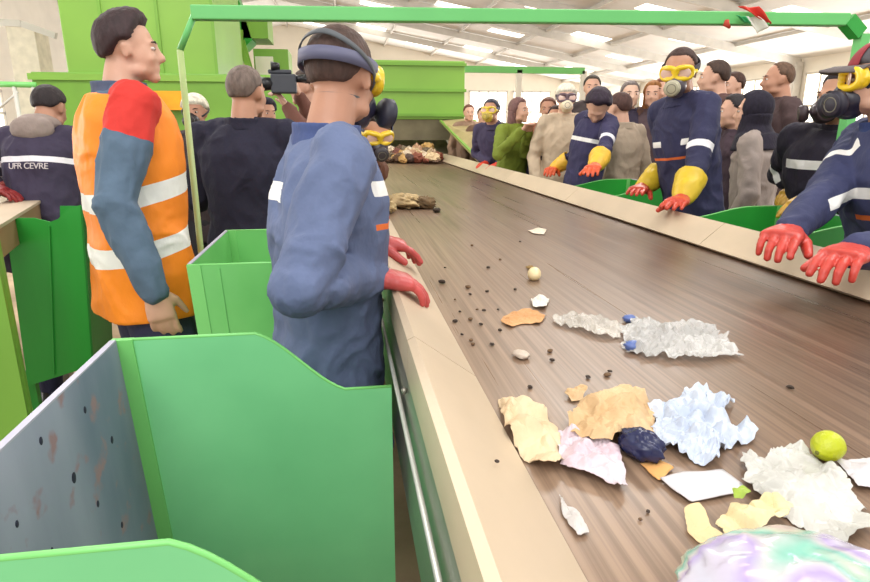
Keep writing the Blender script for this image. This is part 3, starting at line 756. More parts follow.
part('top_bar',MB().tube([a_,c_],.035,10),M_green2,hr_,True); part('brace_bar',MB().tube([at(-5,112,8.5),at(18,92,8.5)],.015,8),M_steel,hr_,True)
for u in(14,33): p=at(u,85,8.5); part('post',MB().tube([(p.x,8.5,0),p],.025,10),M_steel,hr_,True)
# pale column and bulkhead at far left
b=MB(); p0=at(6,30,14); p1=at(34,30,14); b.bb(p0.x,p1.x,14,14.6,0,at(10,26,14).z); trim(b,mat('column_beige',(216,208,190),.8))
b=MB(); b.bar(at(-5,22,14),at(22,24,14),.12,.12); b.bar(at(22,24,14),at(56,36,14),.12,.12); trim(b,M_steel)
b=MB(); b.bar(at(222,20,16),at(238,75,16),.5,.3,(0,1,0)); trim(b,mat('duct_tan',(190,170,140),.7))
# pipe by the chute on the floor (30-60,380-420)
# ---------------------------------------------------------------- the people
WH=(238,236,232); OR=(214,104,44)
NAVY=(40,42,78); RED=(206,58,42); YEL=(216,182,44)
def rail(u,v,z=1.175): return onz(u,v,z)
def rdir(a,b,dz=-.02):
    d=onz(b[0],b[1],1.17)-onz(a[0],a[1],1.17); return d.normalized()+V((0,0,dz))
# foreground worker
NWb=80
nw_=human('worker in slate blue coveralls with a masked face leaning on the left rail, in front','' or at(341,78,1.40),30,NWb,0,.93,lean=10,hpitch=6,
  hands={'R':rail(371,276,1.19),'L':rail(374,240,1.19)},hdir={'R':V((.95,.12,-.22)),'L':V((.95,.05,-.22))},vox=.0065,girth=1.10,skn='b',hair='buzz',haircol=(74,52,44),
  top=('coverall_jacket',(92,104,136)),trouser=(66,78,116),
  stripes=[('back',-.03,.43,.020,.10,WH),('front',.09,.45,.015,.085,WH),('front',.09,.375,.006,.085,OR)],
  glove=(194,78,76),mask={'goggles':(232,196,30),'resp':(34,34,58),'filters':'side','fcol':(46,46,60),'strap':(92,92,116),'rstrap':(84,88,92),'diag':.085},
  hs=.97,pole={'R':-UP*1+V((-.03,-.1,0)),'L':-UP+V((0,.3,0))},curl=.40,collar=(66,80,124),wr=.010,
  pelvis=V((-.055,1.36,.92)),palm={'R':V((0,0,-1)),'L':V((0,0,-1))},thumbside={'R':V((0,1,0)),'L':V((0,-1,0))})
# hip pouch (patterned cloth at the side)
r=nw_
bm_=MB(); hp_=at(288,291,1.30)
bm_.prism([at(284,268,1.22),at(312,302,1.22),at(279,304,1.22),at(276,285,1.22)],(0.012,.03,0))
def pattern():
    m=mat('patterned_cloth',(200,180,140),.8,0,.05,9,.2,60); nt=m.node_tree; L=nt.links.new; b=nt.nodes['Principled BSDF']
    tc=N(nt,'ShaderNodeTexCoord'); vo=N(nt,'ShaderNodeTexVoronoi',Scale=90.0); L(tc.outputs['Object'],vo.inputs['Vector'])
    cr=N(nt,'ShaderNodeValToRGB'); e=cr.color_ramp.elements; e[0].position=.25; e[1].position=.5; e[0].color=lin((96,74,58)); e[1].color=lin((214,192,152)); L(vo.outputs['Distance'],cr.inputs[0]); L(cr.outputs[0],b.inputs['Base Color']); return m
part('waist_cloth',bm_,pattern(),r['root'],True)
wb=MB()
for i in range(13):
    pass
# orange vest man
om=human('man in an orange high-visibility vest over a grey and red jacket, dark swept-up hair','' or at(130,50,2.1),80,62,0,1.0,lean=4,coat=-1,hs=.86,
  hands={'R':at(154,290,1.82),'L':None},hdir={'R':V((.16,.0,-1))},vox=.0065,girth=1.14,skn='a',hair='thick',haircol=(52,34,36),
  top=('jacket',(84,104,124)),stripes=[('sh','R',.115,(206,52,44)),('sh','L',.125,(206,52,44))],trouser=(58,58,92),
  pole={'R':V((-1,-.5,0))},curl=.30,shw=.88,pelvis=V((at(147,290,2.1).x,2.10,1.02)),collar=(74,84,108),wr=.008,palm={'R':V((-.2,1,0))},thumbside={'R':V((1,-.1,0))},bump=.4)
v_=MB(); s_=om['s']; sp=om['sp']; T=om['T']; pel=om['pel']
rings=[]
prof=[(-.10,.180,.140),(-.04,.178,.134),(.06,.172,.128),(.16,.162,.122),(.26,.158,.124),(.34,.156,.130),(.42,.146,.124),(.475,.138,.110),(.515,.108,.092),(.535,.085,.082)]
for t,wd,dp in prof: rings.append((pel+sp*(t*T),om['brn'],om['bfn'],(wd*1.13+.012)*s_,(dp*1.10+.012)*s_))
v_.loft(rings,28,power=2.5)
st=[]
for t in(.11,.265):
    st.append((tuple(pel+sp*(t*T)-om['loc']),om['sp']-om['bfn']*.22,.029,.6,(236,234,228)))
vm=fabric('hi_vis_vest_cloth',(250,136,26),st,rough=.6,bump=.35)
link('vest',remesh(v_,'vest',.0065,om['loc'],3,.008,6,3),vm,om['root'],True)
# man in black jacket
human('balding man in a black jacket standing with his back to us behind the second chute','' or at(247,93,2.8),28,14,0,1.0,lean=2,vox=.009,girth=1.13,skn='b',hair='balding',haircol=(112,96,88),
  hands={'R':at(262,185,3.05),'L':at(240,185,3.1)},top=('jacket',(32,30,50)),trouser=(40,38,50),eyes=False,wr=.008,stripes=[('fore','R',.9,.001,.05,WH)] if 0 else None)
# worker at second conveyor
w2=human('worker in dark jacket with white bands and grey hood, back turned, at the side conveyor','' or at(50,108,3.5),10,8,0,.98,lean=14,hpitch=22,vox=.009,girth=1.1,skn='b',hair='short',haircol=(40,30,32),
  hands={'L':V((-1.95,3.75,1.2)),'R':V((-1.5,3.95,1.2))},top=('jacket',(62,54,76)),trouser=(40,38,66),eyes=False,
  stripes=[('chest',.37,.014,.5,(240,236,240)),('arm','L',.78,.014,(240,236,240)),('arm','R',.78,.014,(240,236,240))],glove=(186,60,50),collar=(150,132,124))
hb=MB(); nk=w2['neck']; hb.ell(nk-w2['bfn']*.085-w2['sp']*.03,(w2['brn'],w2['bfn'],w2['sp']),(.11,.05,.065),20,12); hb.ell(nk-w2['bfn']*.03+w2['sp']*.005,(w2['brn'],w2['bfn'],w2['sp']),(.10,.09,.05),20,12)
link('hood',remesh(hb,'hood',.008,w2['loc'],3,.005,14),fabric('grey_hood_cloth',(150,134,126)),w2['root'],True)
# lettering on the back
cu=bpy.data.curves.new('t','FONT'); cu.body='UFR CEVRE'; cu.size=.042; cu.extrude=.001; cu.align_x='CENTER'; cu.space_character=.9
to=bpy.data.objects.new('t',cu); COL.objects.link(to); bpy.context.evaluated_depsgraph_get().update()
tm=bpy.data.meshes.new_from_object(to.evaluated_get(bpy.context.evaluated_depsgraph_get())); bpy.data.objects.remove(to)
ctr=w2['pel']+w2['sp']*(.315*w2['T'])-w2['bfn']*.148+w2['brn']*.02
for v in tm.vertices:
    x,y,z=v.co; v.co=(ctr-w2['loc'])+w2['brn']*x+w2['sp']*y-w2['bfn']*(z+.010-.9*x*x)
tm.name='back_lettering'; link('back_lettering',tm,mat('lettering_white',(206,196,196),.7),w2['root'])
# person at far-left edge, only arm and glove reach in
human('person in a dark sleeve and dull red glove reaching in at the far left edge','' or V((at(8,188,3.2).x-.52,3.25,1.58)),100,100,0,1,lean=22,vox=.011,hands={'R':at(0,192,3.15),'L':at(2,186,3.4)},top=('jacket',(44,30,48)),glove=(140,40,40),hdir={'R':V((.9,.1,-.2))},pelvis=V((at(8,188,3.2).x-.80,3.25,.92)))
# masked visitor with white cap behind the pole
human('small masked person in a white cap and black-and-tan patterned top, beside the thin pole','' or at(195,113,4.2),185,185,0,1.0,vox=.011,girth=.9,skn='b',hair='whitecap',top=('patterned_jacket',(60,48,50)),
  mask={'resp':(30,24,28),'filters':'front','fcol':(40,34,34)},trouser=(40,36,40))
# camera operator
human('camera operator in a brown jacket holding a video camera to the face','' or at(305,88,4.3),262,255,0,1.02,vox=.011,skn='a',hair='short',haircol=(60,40,30),
  hands={'R':at(300,98,4.15),'L':at(288,108,4.0)},hdir={'R':V((-.3,0,1)),'L':V((-.5,0,.8))},top=('jacket',(112,72,60)),curl=.6)
human('small dark-haired person standing between the black jacket and the camera operator','' or at(267,114,5.0),150,150,0,.93,vox=.014,hair='thick',haircol=(26,20,40),top=('jacket',(120,76,58)),skn='b')
vc=thing('video_camera','dark grey video camera held up left of the foreground worker','camera',at(282,85,3.95))
p=at(284,84,3.95); X=V((-1,0,0))
part('body_shell',MB().box(p,.15,.09,.11).box(p+V((-.02,0,.07)),.14,.03,.025),M('camera_plastic',(58,60,68),.45),vc,bevel=.008)
part('lens_barrel',MB().tube([p+V((-.07,-.01,.0)),p+V((-.15,-.03,-.005))],[.036,.042],20),M('camera_black',(24,24,28),.35),vc,True)
part('eyepiece',MB().tube([p+V((.06,0,.03)),p+V((.13,.02,.035))],[.02,.026],16),M('camera_black'),vc,True)
part('top_light',MB().tube([p+V((-.07,-.01,.10)),p+V((-.02,0,.10))],[.028,.02],16),M('camera_black'),vc,True)
# worker partly hidden behind foreground one
human('stooping masked worker just past the foreground worker, red and yellow gloves on the rail','' or at(376,132,3.05),170,120,0,.96,lean=30,hpitch=25,vox=.009,skn='b',hair='short',haircol=(40,28,26),
  hands={'R':rail(372,209,1.185)+V((-.06,0,0)),'L':rail(368,192,1.185)+V((-.10,0,0))},hdir={'R':V((1,.1,-.3)),'L':V((1,.1,-.3))},top=('coverall_jacket',(112,74,58)),glove=(214,62,46),cuff=YEL,trouser=NAVY,
  mask={'goggles':(226,190,40),'resp':(40,34,48),'filters':'front','fcol':(60,56,60)},pelvis=V((-.25,3.1,.92)))
# ----- right side
gw=human('tall worker in navy coveralls with yellow goggles and round-filter mask, hands on the right rail','' or at(680,72,2.80),222,256,.1,.99,lean=14,hpitch=12,
  hands={'L':rail(682,200,1.20),'R':rail(642,188,1.20)},hdir={'L':rdir((690,198),(650,211)),'R':rdir((645,188),(614,199))},pelvis=V((at(703,200,2.75).x,2.80,1.03)),vox=.0075,girth=.98,skn='b',hair='buzz',haircol=(64,42,36),
  top=('coverall_jacket',(46,46,78)),trouser=(40,40,80),glove=(196,66,44),cuff=YEL,
  stripes=[('front',-.13,.375,.014,.055,WH),('front',.08,.375,.014,.045,WH),('front',0,.31,.006,.15,OR),('arm','L',.80,.017,(236,232,236)),('arm','R',.80,.017,(236,232,236))],
  mask={'goggles':(240,202,30),'resp':(80,70,78),'filters':'front','fcol':(184,176,150),'strap':(60,52,60)},curl=.14,wr=.010,pole={'L':V((.4,.2,-.6)),'R':V((.7,.35,-.6))})
capm=fabric('cap_cloth',(92,88,92),[((0,0,0),(0,0,1),9,0,(0,0,0))])
rw=human('capped worker in navy coveralls and dark gas mask at the right edge of the frame','' or at(881,80,1.67),304,292,.1,1.06,lean=14,hpitch=2,
  hands={'L':rail(856,251,1.20),'R':rail(784,238,1.20)},hdir={'L':rdir((858,250),(815,264)),'R':rdir((788,237),(756,254))},vox=.0065,girth=1.08,skn='a',hair='cap',extra={'capmat':capm},
  top=('coverall_jacket',(54,58,92)),trouser=(44,46,80),glove=(194,62,50),palm={'R':V((0,0,-1)),'L':V((0,0,-1))},
  stripes=[('front',.13,.385,.017,.12,WH),('front',-.13,.385,.017,.12,WH),('front',.12,.315,.008,.06,OR),('front',-.12,.315,.008,.06,OR),('arm','L',.62,.018,WH),('arm','R',.62,.018,WH)],
  mask={'goggles':(236,196,30),'resp':(34,30,46),'filters':'side','fcol':(40,36,50),'strap':(46,46,62),'rstrap':(46,50,66)},curl=.45,hs=.90,collar=(40,56,104),wr=.010,pole={'L':V((.3,-.3,-.8)),'R':V((.5,.1,-.8))})
# cap's red front panel
cp=MB(); rr=[]
for i in range(9):
    for j in range(9):
        a=-.62+1.24*i/8; zz=.16+.66*j/8
        q=V((math.sin(a)*math.sqrt(1-zz*zz),math.cos(a)*math.sqrt(1-zz*zz),zz)); k=1+.0
        base=V((q.x*.0745,-.012+q.y*.0945,.028+q.z*.0865)); nn=V((q.x/.0745,q.y/.0945,q.z/.0865)).normalized()
        cp.v.append(rw['P'](*(base+nn*.0122)))
for i in range(8):
    for j in range(8): k=i*9+j; cp.f.append((k,k+1,k+10,k+9))
o=part('cap_front_panel',cp,mat('cap_front_red',(140,48,56),.8),rw['root'],True); sd=o.modifiers.new('s','SOLIDIFY'); sd.thickness=.003; sd.offset=0
# knotted rag under right worker's far hand
def coat(label,u,v,Y,hy,by,hair,hc,colr,s=1.0,fz=.1,lean=3,vox=.011,coatlen=.45,skn='a',hl=0,eyes=True,kind='coat',girth=1.0,hands=None,**k):
    return human(label,at(u,v,Y),hy,by,fz,s,lean=lean,vox=vox,girth=girth,skn=skn,hair=hair,haircol=hc,top=(kind,colr),trouser=(44,40,46),coat=coatlen,hairlen=hl,eyes=eyes,hands=hands,**k)
coat('woman in a black headscarf and grey woollen coat behind the right rail',753,112,3.25,305,318,'hijab',(30,24,40),(150,136,128),s=.97,coatlen=.5,vox=.010,girth=1.02)
coat('visitor in a long dark brown coat between the goggled worker and the black headscarf',733,112,3.6,290,280,'short',(36,26,30),(66,50,60),s=.95,coatlen=.5)
coat('man in a dark brown jacket with cropped receding hair looking left, right of the headscarf',778,80,3.75,292,285,'balding',(96,70,52),(76,58,58),s=1.0,coatlen=.15,kind='jacket',skn='b',vox=.009)
coat('man with dark hair and bare face just behind the goggled worker\'s shoulder',714,78,3.95,300,285,'short',(62,42,32),(84,58,56),s=1.0,coatlen=.15,kind='jacket',skn='a',vox=.010)
coat('face half hidden behind the dark-haired man near the goggled worker',733,86,4.9,268,250,'short',(70,44,34),(92,66,58),s=1.0,coatlen=.15,kind='jacket')
coat('woman with light brown hair in a grey-brown coat left of the goggled worker',653,95,4.9,215,225,'long',(150,98,50),(84,66,70),s=.97,coatlen=.5,hl=.02)
coat('grey-haired man with a pale face in a dark jacket, left of the goggled worker',630,95,5.0,190,200,'short',(120,108,104),(50,42,60),s=1.0,coatlen=.2,kind='jacket',skn='c')
coat('visitor seen from behind in a long beige-grey coat with brown hair',619,108,4.45,330,345,'short',(74,46,40),(168,150,130),s=.99,coatlen=.55,girth=1.0,eyes=False)
lw=human('navy-suited worker with white arm bands bending over the right rail, face turned down','' or at(598,106,4.15),215,252,.1,1.04,lean=25,hpitch=55,roll=-12,
  hands={'L':rail(590,182,1.18),'R':rail(553,169,1.18)},hdir={'L':rdir((584,172),(550,183)),'R':rdir((556,168),(530,176))},vox=.009,girth=.90,skn='a',hair='thick',haircol=(42,26,44),
  top=('coverall_jacket',(52,48,82)),trouser=NAVY,glove=(216,84,40),cuff=(236,186,60),eyes=False,
  stripes=[('arm','R',.55,.016,(238,234,240)),('arm','L',.75,.018,(238,234,240)),('arm','R',.80,.007,OR),('front',0,.38,.014,.2,WH)],pelvis=V((at(572,170,4.3).x+.06,4.30,1.0)))
coat('head of a dark-haired man behind the bending worker',592,88,5.5,200,200,'short',(60,50,40),(70,60,60),coatlen=.15,kind='jacket')
human('visitor in a white hat, dark goggles and pale face mask left of the bending worker','' or at(566,99,5.0),195,190,.1,1.03,vox=.011,skn='c',hair='whitecap',top=('jacket',(196,176,150)),trouser=(50,44,50),
  mask={'goggles':(96,74,84),'resp':(222,204,170),'filters':'front','fcol':(226,212,184),'strap':(70,56,70),'rstrap':(200,190,170)})
coat('person in an orange-brown top holding up a phone, left of the white-hatted visitor',548,110,5.6,205,205,'short',(104,66,50),(150,92,64),s=1.0,coatlen=.15,kind='jacket',skn='b',hands={'R':at(549,128,5.3),'L':at(556,130,5.35)})
coat('dark-coated figure between the long-haired woman and the white-hatted visitor',556,118,5.25,215,215,'short',(60,38,34),(38,32,58),s=.95,coatlen=.2,kind='jacket',skn='b')
coat('woman with long brown hair in an olive green jacket looking right',519,111,5.5,140,150,'long',(112,78,74),(116,130,40),s=1.0,coatlen=.2,kind='jacket',hl=.06,hands={'R':at(521,132,5.15),'L':at(528,133,5.2)})
human('farthest worker in yellow mask with red gloves on the far end of the right rail','' or at(491,111,5.95),215,220,.1,1.0,lean=20,vox=.012,skn='b',hair='short',haircol=(54,52,66),
  hands={'L':rail(499,164,1.17),'R':rail(488,162,1.17)},hdir={'L':V((-.9,-.3,-.3)),'R':V((-.9,-.2,-.3))},top=('coverall_jacket',(60,52,80)),trouser=NAVY,glove=(212,60,36),mask={'goggles':(222,192,60),'resp':(206,180,70),'filters':'front','fcol':(190,166,70)},girth=.95)
coat('brown-haired person in a dull brown top at the far left of the crowd',469,113,8.2,180,180,'short',(104,62,48),(150,122,100),s=.97,coatlen=.15,kind='jacket')
coat('dark-haired person in a brown coat peeping out left of the farthest yellow-masked worker',483,116,7.6,190,190,'short',(60,44,40),(110,84,66),s=.95,coatlen=.15,kind='jacket')
coat('person with auburn hair half hidden behind the light-haired woman',662,92,4.9,205,205,'short',(120,66,48),(98,70,60),s=1.0,coatlen=.15,kind='jacket')
bw=human('dark-suited worker with a yellow glove and white sleeve stripe behind the capped worker','' or at(838,98,2.45),262,255,.1,1.0,lean=4,vox=.009,girth=1.25,skn='b',hair='short',haircol=(40,30,40),
  hands={'R':at(803,186,2.6),'L':at(812,196,2.35)},hdir={'R':V((-.9,-.1,-.4)),'L':V((-.9,-.1,-.4))},top=('coverall_jacket',(34,28,44)),glove=(206,160,60),mask={'resp':(50,36,44),'filters':'side','fcol':(60,44,50)},
  stripes=[('arm','L',.75,.022,WH),('arm','R',.75,.022,WH),('front',0,.40,.02,.16,WH)])
sm_=MB(); 
pts=[at(812,152,2.30),at(816,128,2.30),at(819,104,2.34)]
# video phone
ph=MB().box(at(552,122,5.25),.075,.01,.14); o=part('phone',ph,M('camera_black'),None,bevel=.003,loc=at(552,122,5.25)); tag(o,'dark phone held up by the person in the orange-brown top','phone')
# ---------------------------------------------------------------- litter on the belt
rnd=random.Random(11)
def ridged(p,f,seed):
    q=V((p.x*f,p.y*f,seed)); a=noise.noise(q+V((noise.noise(q*1.3)*.6,0,0))); b_=noise.noise(q*2.3+V((9,1,4))); c_=noise.noise(q*5+V((2,8,1)))
    d,_=noise.voronoi(q*1.5+V((b_*.5,0,0))); e_,_=noise.voronoi(q*3.1+V((a,4,1))); return (1-abs(a)*2.6)*.38+min(1,(d[1]-d[0])*1.5)*.44+min(1,(e_[1]-e_[0])*1.6)*.24+(1-abs(b_)*2.4)*.16+abs(c_)*.08-.15
def sheet(name,label,cat,outline,m,amp=.025,f=9,seed=1,z0=BZ+.002,thick=.0008,rings=22,seg=110,jag=.07,lift=.3,group=None,dome=.0,zoff=0):
    P=[onz(u,v,z0) for u,v in outline]; c=sum(P,V((0,0,0)))/len(P)
    n=len(P); L=[(P[(i+1)%n]-P[i]).length for i in range(n)]; tot=sum(L); ring=[]
    for k in range(seg):
        d=tot*k/seg; i=0
        while d>L[i]: d-=L[i]; i+=1
        p=P[i].lerp(P[(i+1)%n],d/L[i]); r=p-c
        kk=k*72/seg; p=c+r*(1+jag*(noise.noise(V((kk*.5,seed*7,0)))+.6*noise.noise(V((kk*1.4,seed*3,2))))); ring.append(p)
    b=MB(); b.v.append(c+UP*0)
    R=max((p-c).length for p in ring)
    def h(p,t): return z0+zoff+max(.0,amp*max(0,ridged(p-c,f,seed))*(1-.55*t**3*(1-lift))+dome*(1-t*t))
    b.v[0]=V((c.x,c.y,h(c,0)))
    for r in range(1,rings+1):
        t=r/rings
        for p in ring:
            q=c.lerp(p,t); q.x+=.004*noise.noise(q*40)*t; q.z=h(q,t); b.v.append(q)
    for k in range(seg): b.f.append((0,1+k,1+(k+1)%seg))
    for r in range(rings-1):
        for k in range(seg):
            a=1+r*seg+k; a2=1+r*seg+(k+1)%seg; b.f.append((a,a+seg,a2+seg,a2))
    mn=min(v.z for v in b.v)
    for v in b.v: v.z-=mn-z0-zoff-.0005
    o=part(name,b,m,None,False,loc=(c.x,c.y,z0))
    for p in o.data.polygons: p.use_smooth=(amp<.012)
    s=o.modifiers.new('s','SOLIDIFY'); s.thickness=thick; s.offset=1
    tag(o,label,cat,group); return o
def blob(name,label,cat,u,v,rx,ry,rz,m,ang=0,amp=.3,f=14,seed=1,nu=48,nv=28,group=None,zb=BZ+.001,smooth=True,shape=None,lift=0):
    c=onz(u,v,zb); b=MB(); b.ell((0,0,0),(V((1,0,0)),V((0,1,0)),UP),(1,1,1),nu,nv)
    ca,sa=math.cos(ang),math.sin(ang); out=[]
    for q in b.v:
        k=1+amp*(ridged(V((q.x+q.z*.7,q.y-q.z*.4,0)),f*.16,seed)-.4) if amp else 1
        if shape: k*=shape(q)
        x,y,z=q.x*rx*k,q.y*ry*k,q.z*rz*k
        out.append(V((x*ca-y*sa,x*sa+y*ca,z)))
    mz=min(p.z for p in out); mz=mz*.75
    b.v=[V((p.x+c.x,p.y+c.y,max(p.z,mz)-mz+zb+.0003+lift)) for p in out]
    o=part(name,b,m,None,smooth,loc=c); tag(o,label,cat,group); return o
def paper(name,c,c2=None,rough=.75): return mat(name,c,rough,0,.08,12,.4,35,col2=c2)
WHITE=(222,224,230)
cream=paper('cream_paper',(212,184,146),(220,198,164)); kraft=paper('kraft_paper',(200,164,118),(212,182,142))
sheet('paper_bag','large cream paper bag torn open beside the left rail','paper bag',[(498,400),(512,402),(545,416),(560,440),(562,462),(556,474),(540,472),(522,458),(506,436)],cream,.030,10,3,lift=1.0,dome=.010)
sheet('paper_bag','crumpled tan paper bag in the middle of the near litter heap','paper bag',[(566,425),(585,404),(605,398),(630,393),(650,408),(656,432),(652,448),(630,440),(612,452),(590,448),(570,440)],kraft,.032,12,5,lift=.9,dome=.012)
sheet('plastic_wrapper','pink and white plastic wrapper below the tan paper bag','wrapper',[(558,438),(575,432),(595,444),(618,450),(622,470),(628,492),(618,494),(600,484),(575,476),(560,470)],paper('pink_film',(204,176,186),(210,200,206),.35),.028,13,7,lift=.9,dome=.004)
blob('plastic_bag','dark navy plastic bag tucked under the tan paper bag','plastic bag',640,456,.024,.034,.020,mat('navy_film',(36,40,76),.25,0,.1,8,.4,30),.4,.25,10,3)
sheet('paper_scrap','small beige paper scrap above the tan paper bag','paper scrap',[(565,396),(575,389),(588,392),(583,400),(572,402)],kraft,.02,22,2,seg=30,rings=6,lift=.9)
sheet('paper_scrap','orange-tan card scrap between the navy bag and the white sheet','card scrap',[(640,464),(660,461),(674,468),(660,482),(648,474)],paper('orange_card',(216,160,96)),.008,10,4,seg=30,rings=6)
sheet('plastic_bag','crumpled bluish white plastic bag with loose ends, right of the tan paper bag','plastic bag',[(652,412),(662,410),(680,402),(688,392),(706,392),(732,404),(728,410),(704,412),(700,424),(722,434),(754,430),(757,440),(740,446),(722,452),(716,466),(700,468),(682,456),(654,446)],paper('bluewhite_film',(182,192,212),(202,210,222),.3),.032,17,9,lift=.9,dome=.006,rings=30,seg=150,jag=.16)
sheet('paper_sheet','flat white paper sheet lying at the front of the litter heap','paper sheet',[(660,480),(682,474),(722,470),(744,486),(738,494),(690,504)],paper('white_paper',(206,202,204)),.006,5,3,seg=50,rings=8,jag=.005)
gf=paper('grey_white_film',(180,178,170),(204,202,196),.3)
sheet('plastic_bag','large grey-white plastic bag spread across the belt below the lemon','plastic bag',[(742,462),(752,456),(762,468),(772,452),(800,448),(822,462),(846,482),(862,512),(872,534),(850,545),(815,540),(790,520),(768,506),(752,498),(744,482)],gf,.028,11,6,lift=.9,dome=.006,rings=32,seg=150,jag=.12)
sheet('plastic_bag','white plastic bag piece at the right edge beside the lemon','plastic bag',[(835,460),(850,461),(880,468),(882,492),(858,489),(848,476)],paper('white_film',(206,200,204),None,.4),.02,9,4,lift=.7)
sheet('card_piece','bent cream card piece standing at the front of the litter','card',[(685,516),(697,510),(708,528),(722,544),(708,549),(686,534)],paper('cream_card',(222,196,150)),.03,6,8,seg=40,rings=8,lift=.9)
sheet('paper_scrap','yellowish paper strip between the cream card and the grey-white bag','paper scrap',[(716,528),(740,514),(770,508),(792,514),(786,528),(750,540),(722,544)],paper('yellowish_paper',(222,200,150),(230,216,180)),.04,12,2,lift=.9)
sheet('leaf','green vegetable leaf among the papers by the cream card','leaf',[(728,514),(740,510),(748,516),(738,524),(730,522)],mat('leaf_green',(150,176,60),.5,0,.2,20),.012,20,2,seg=30,rings=6,zoff=.03)
sheet('tissue','thin white tissue scrap near the left rail below the cream bag','tissue',[(558,496),(563,506),(574,510),(580,514),(584,526),(588,534),(578,537),(570,526),(562,514)],paper('tissue_white',(196,190,186)),.012,22,5,seg=50,rings=8)
# lemon
def lem(q): return 1+.10*max(0,abs(q.x)-.86)/.14
le=thing('lemon','bright yellow-green lemon lying on the belt at the right','lemon',onz(828,455,BZ))
LS=.68; c=onz(828,446,BZ+.021); b=MB(); d=V((.9,.35,.1)).normalized(); A,B=_fr(d)
prof=[(-.041,.002),(-.039,.005),(-.034,.011),(-.026,.021),(-.014,.028),(0,.0305),(.014,.0285),(.026,.021),(.033,.012),(.037,.007),(.038,.002)]
b.loft([(c+d*(t*.9*LS),A,B,r*.98*LS,r*.98*LS) for t,r in prof],28); part('fruit',b,mat('lemon_peel',(180,188,24),.38,0,.07,6,.25,160),le,True)
part('stem_end',MB().ell(c-d*.0255,(A,B,d),(.003,.003,.0015),10,6),mat('stem_brown',(110,110,30),.7),le,True)
# clear plastic bag with iridescent tint
def irid():
    m,nt,b=nodes('iridescent_clear_plastic'); L=nt.links.new; tc=N(nt,'ShaderNodeTexCoord'); n=N(nt,'ShaderNodeTexNoise',Scale=9.0,Detail=1.0); L(tc.outputs['Object'],n.inputs['Vector'])
    cr=N(nt,'ShaderNodeValToRGB'); e=cr.color_ramp.elements; e[0].position=.38; e[0].color=lin((206,200,218)); e[1].position=.64; e[1].color=lin((226,208,196))
    for p,c in((.44,(188,168,222)),(.485,(214,212,214)),(.53,(136,208,188)),(.58,(212,220,196))): x=e.new(p); x.color=lin(c)
    L(n.outputs['Fac'],cr.inputs[0]); L(cr.outputs[0],b.inputs['Base Color']); b.inputs['Roughness'].default_value=.22; b.inputs['Alpha'].default_value=.72; b.inputs['Coat Weight'].default_value=.5
    n2=N(nt,'ShaderNodeTexNoise',Scale=25.0,Detail=3.0); L(tc.outputs['Object'],n2.inputs['Vector']); bp=N(nt,'ShaderNodeBump',Strength=.35,Distance=.01); L(n2.outputs['Fac'],bp.inputs['Height']); L(bp.outputs[0],b.inputs['Normal']); return m
blob('plastic_bag','big puffed clear plastic bag with purple and teal sheen at the bottom right corner','plastic bag',792,622,.110,.080,.036,irid(),.05,.16,9,5,nu=72,nv=44)
# clear bag with blue, mid belt
clear=film('clear_film',(206,204,200),.5,.18,(228,226,222))
sheet('plastic_bag','clear crinkled plastic bag with blue marks in the middle of the belt','plastic bag',[(622,330),(636,322),(660,328),(690,326),(716,332),(728,346),(742,358),(728,358),(705,362),(670,360),(640,358),(622,348)],clear,.030,20,4,lift=.7,dome=.012,rings=30,seg=150,jag=.16)
sheet('plastic_film','thin translucent film trailing left from the clear bag','plastic film',[(552,318),(575,316),(600,320),(622,326),(620,340),(600,338),(575,330),(556,326)],film('thin_film',(206,198,186),.5,.2,(226,220,210)),.022,22,5,lift=.7,jag=.1)
for lab,u,v,r in(('blue printed bottle-cap sized wrapper on the left end of the clear bag',629,322,.016),('dark blue crumpled wrapper at the lower left of the clear bag',632,350,.018)):
    blob('wrapper',lab,'wrapper',u,v,r,r*.8,r*.6,M('blue_film',(92,112,170),.35,0,.15,20),.3,.5,12,2,20,12)
sheet('paper_scrap','flat orange-brown peel or paper left of the trailing film','peel',[(500,322),(512,314),(530,310),(546,316),(540,324),(522,324),(510,328)],paper('orange_brown_peel',(196,138,84),(206,160,112)),.014,20,6,seg=44,rings=8)
on=blob('onion','pale cream onion lying in the middle of the belt','onion',534,279,.020,.034,.020,mat('onion_skin',(226,206,160),.45,0,.12,14),-.35,.0,10,2,28,18,shape=lambda q:1+.35*max(0,q.y-.6))
sheet('paper_scrap','small white crumpled scrap just below the onion','paper scrap',[(530,302),(540,297),(549,302),(545,310),(534,308)],paper('white_scrap',(220,214,204)),.016,26,3,seg=30,rings=6,lift=.9)
sheet('paper_scrap','narrow flat white scrap further up the belt, above the onion','paper scrap',[(528,231),(538,228),(547,230),(544,235),(534,234)],paper('white_scrap_b',(222,206,186)),.006,20,3,seg=30,rings=6)
blob('peel','brown peel at the top of the onion','peel',530,269,.012,.014,.006,M('peel_brown',(150,120,70),.8),0,.5,12,4,18,12)
# far pile
for lab,u,v,r,cc,sd in(('tan crumpled bag pile beside the stooping worker\'s gloves',405,206,(.10,.17,.035),(186,160,116),3),('dark brown clump at the right of the tan pile',426,208,(.05,.08,.035),(120,96,66),5),('small beige clump at the left of the tan pile',388,212,(.04,.08,.03),(200,176,130),8)):
    blob('waste_clump',lab,'waste',u,v,*r,mat('clump_%d'%sd,cc,.8,0,.25,16,.5,40),.2,.6,16,sd,36,20)
blob('waste_clump','tiny dark clump at the right end of the tan pile','waste',437,212,.02,.03,.012,M('crumb_dark',(60,48,40),.9),0,.5,12,4,18,12)
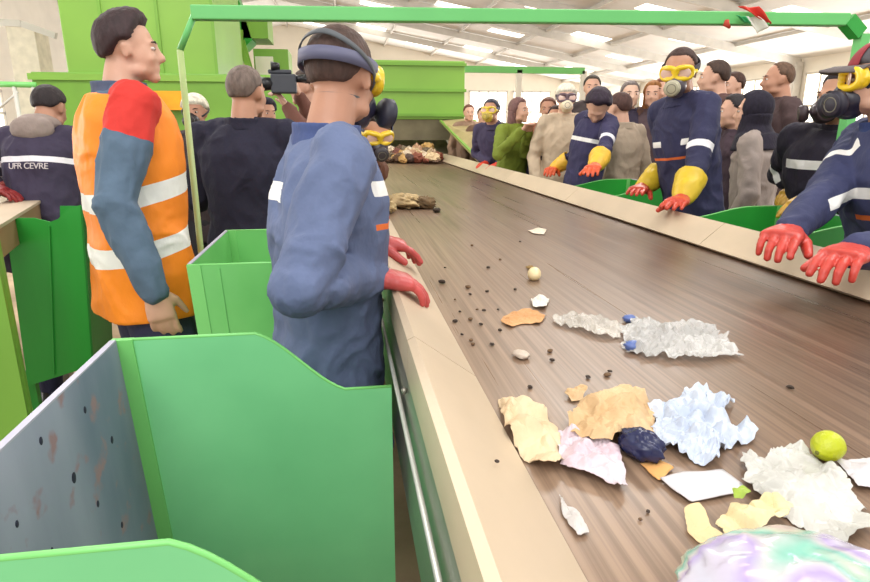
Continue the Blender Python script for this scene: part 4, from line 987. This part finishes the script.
# litter tumbling from the hood
hc=[(120,72,60),(186,160,130),(96,70,50),(190,150,90),(206,186,160),(130,70,50),(120,104,84),(206,180,140),(84,64,56),(180,140,110)]
wm=[mat('hood_litter_%d'%i,c_,.8,0,.2,12,.4,30) for i,c_ in enumerate(hc)]
for i in range(90):
    Y=7.6+rnd.random()*1.25; x=max(.28,min(1.22,.24+1.0*rnd.random()))
    bb_=MB(); bb_.ell((0,0,0),(V((1,0,0)),V((0,1,0)),UP),(1,1,1),14,9); rx=.05+.06*rnd.random(); ry=.06+.08*rnd.random(); rz=.03+.04*rnd.random(); k_=rnd.random()*9
    zz=BZ+.001+rnd.random()*.10*(Y-7.6)
    bb_.v=[V((x+q.x*rx*(1+.5*noise.noise(q*2+V((k_,0,0)))),Y+q.y*ry*(1+.5*noise.noise(q*2+V((0,k_,0)))),zz+(q.z+1)*rz*(1+.4*noise.noise(q*2.5+V((0,0,k_)))))) for q in bb_.v]
    o=part('waste_item',bb_,wm[i%len(wm)],None,False,loc=(x,Y,zz)); tag(o,'crumpled waste item in the heap under the lime green hood','waste','waste heaped under the hood')
# dark crumbs
for i,(u,v,r) in enumerate([(468,288,7),(442,283,8),(488,268,5),(472,246,5),(520,242,4),(487,292,4),(455,300,3),(470,295,4),(455,322,5),(470,320,5),(481,325,4),(492,345,4),(473,345,4),(462,335,3),(484,311,4),(471,341,4),(500,331,4),(520,356,5),(550,352,5),(515,290,4),(445,268,3),(500,260,4),(530,388,4),(552,361,4),(607,376,5),(588,378,4),(790,388,4),(640,520,2),(648,512,2),(610,372,3),(477,310,3),(498,310,3),(460,312,3)]):
    rr=.0011*r; m=M('crumb_dark') if i%3 else M('crumb_brown',(110,84,60),.9)
    if i==33: break
    blob('crumb','small dark crumb scattered on the belt surface','crumb',u,v,rr*1.0,rr*1.3,rr*.6,m,i,.6,10,i,12,8,group='dark crumbs scattered on the belt')
for u,v in((487,402),(500,330)):
    pass
blob('paper_scrap','tiny white scrap left of the clear bag, near the belt centre','paper scrap',521,357,.014,.02,.007,M('scrap_white',(200,184,168),.8),.4,.5,12,3,18,12)
blob('dirt_speck','dark speck of dirt on the left rail, near the bottom','dirt',497,462,.003,.004,.0012,M('crumb_dark'),0,.2,8,2,10,6,zb=1.128)

bpy.data.scenes.remove(TS)
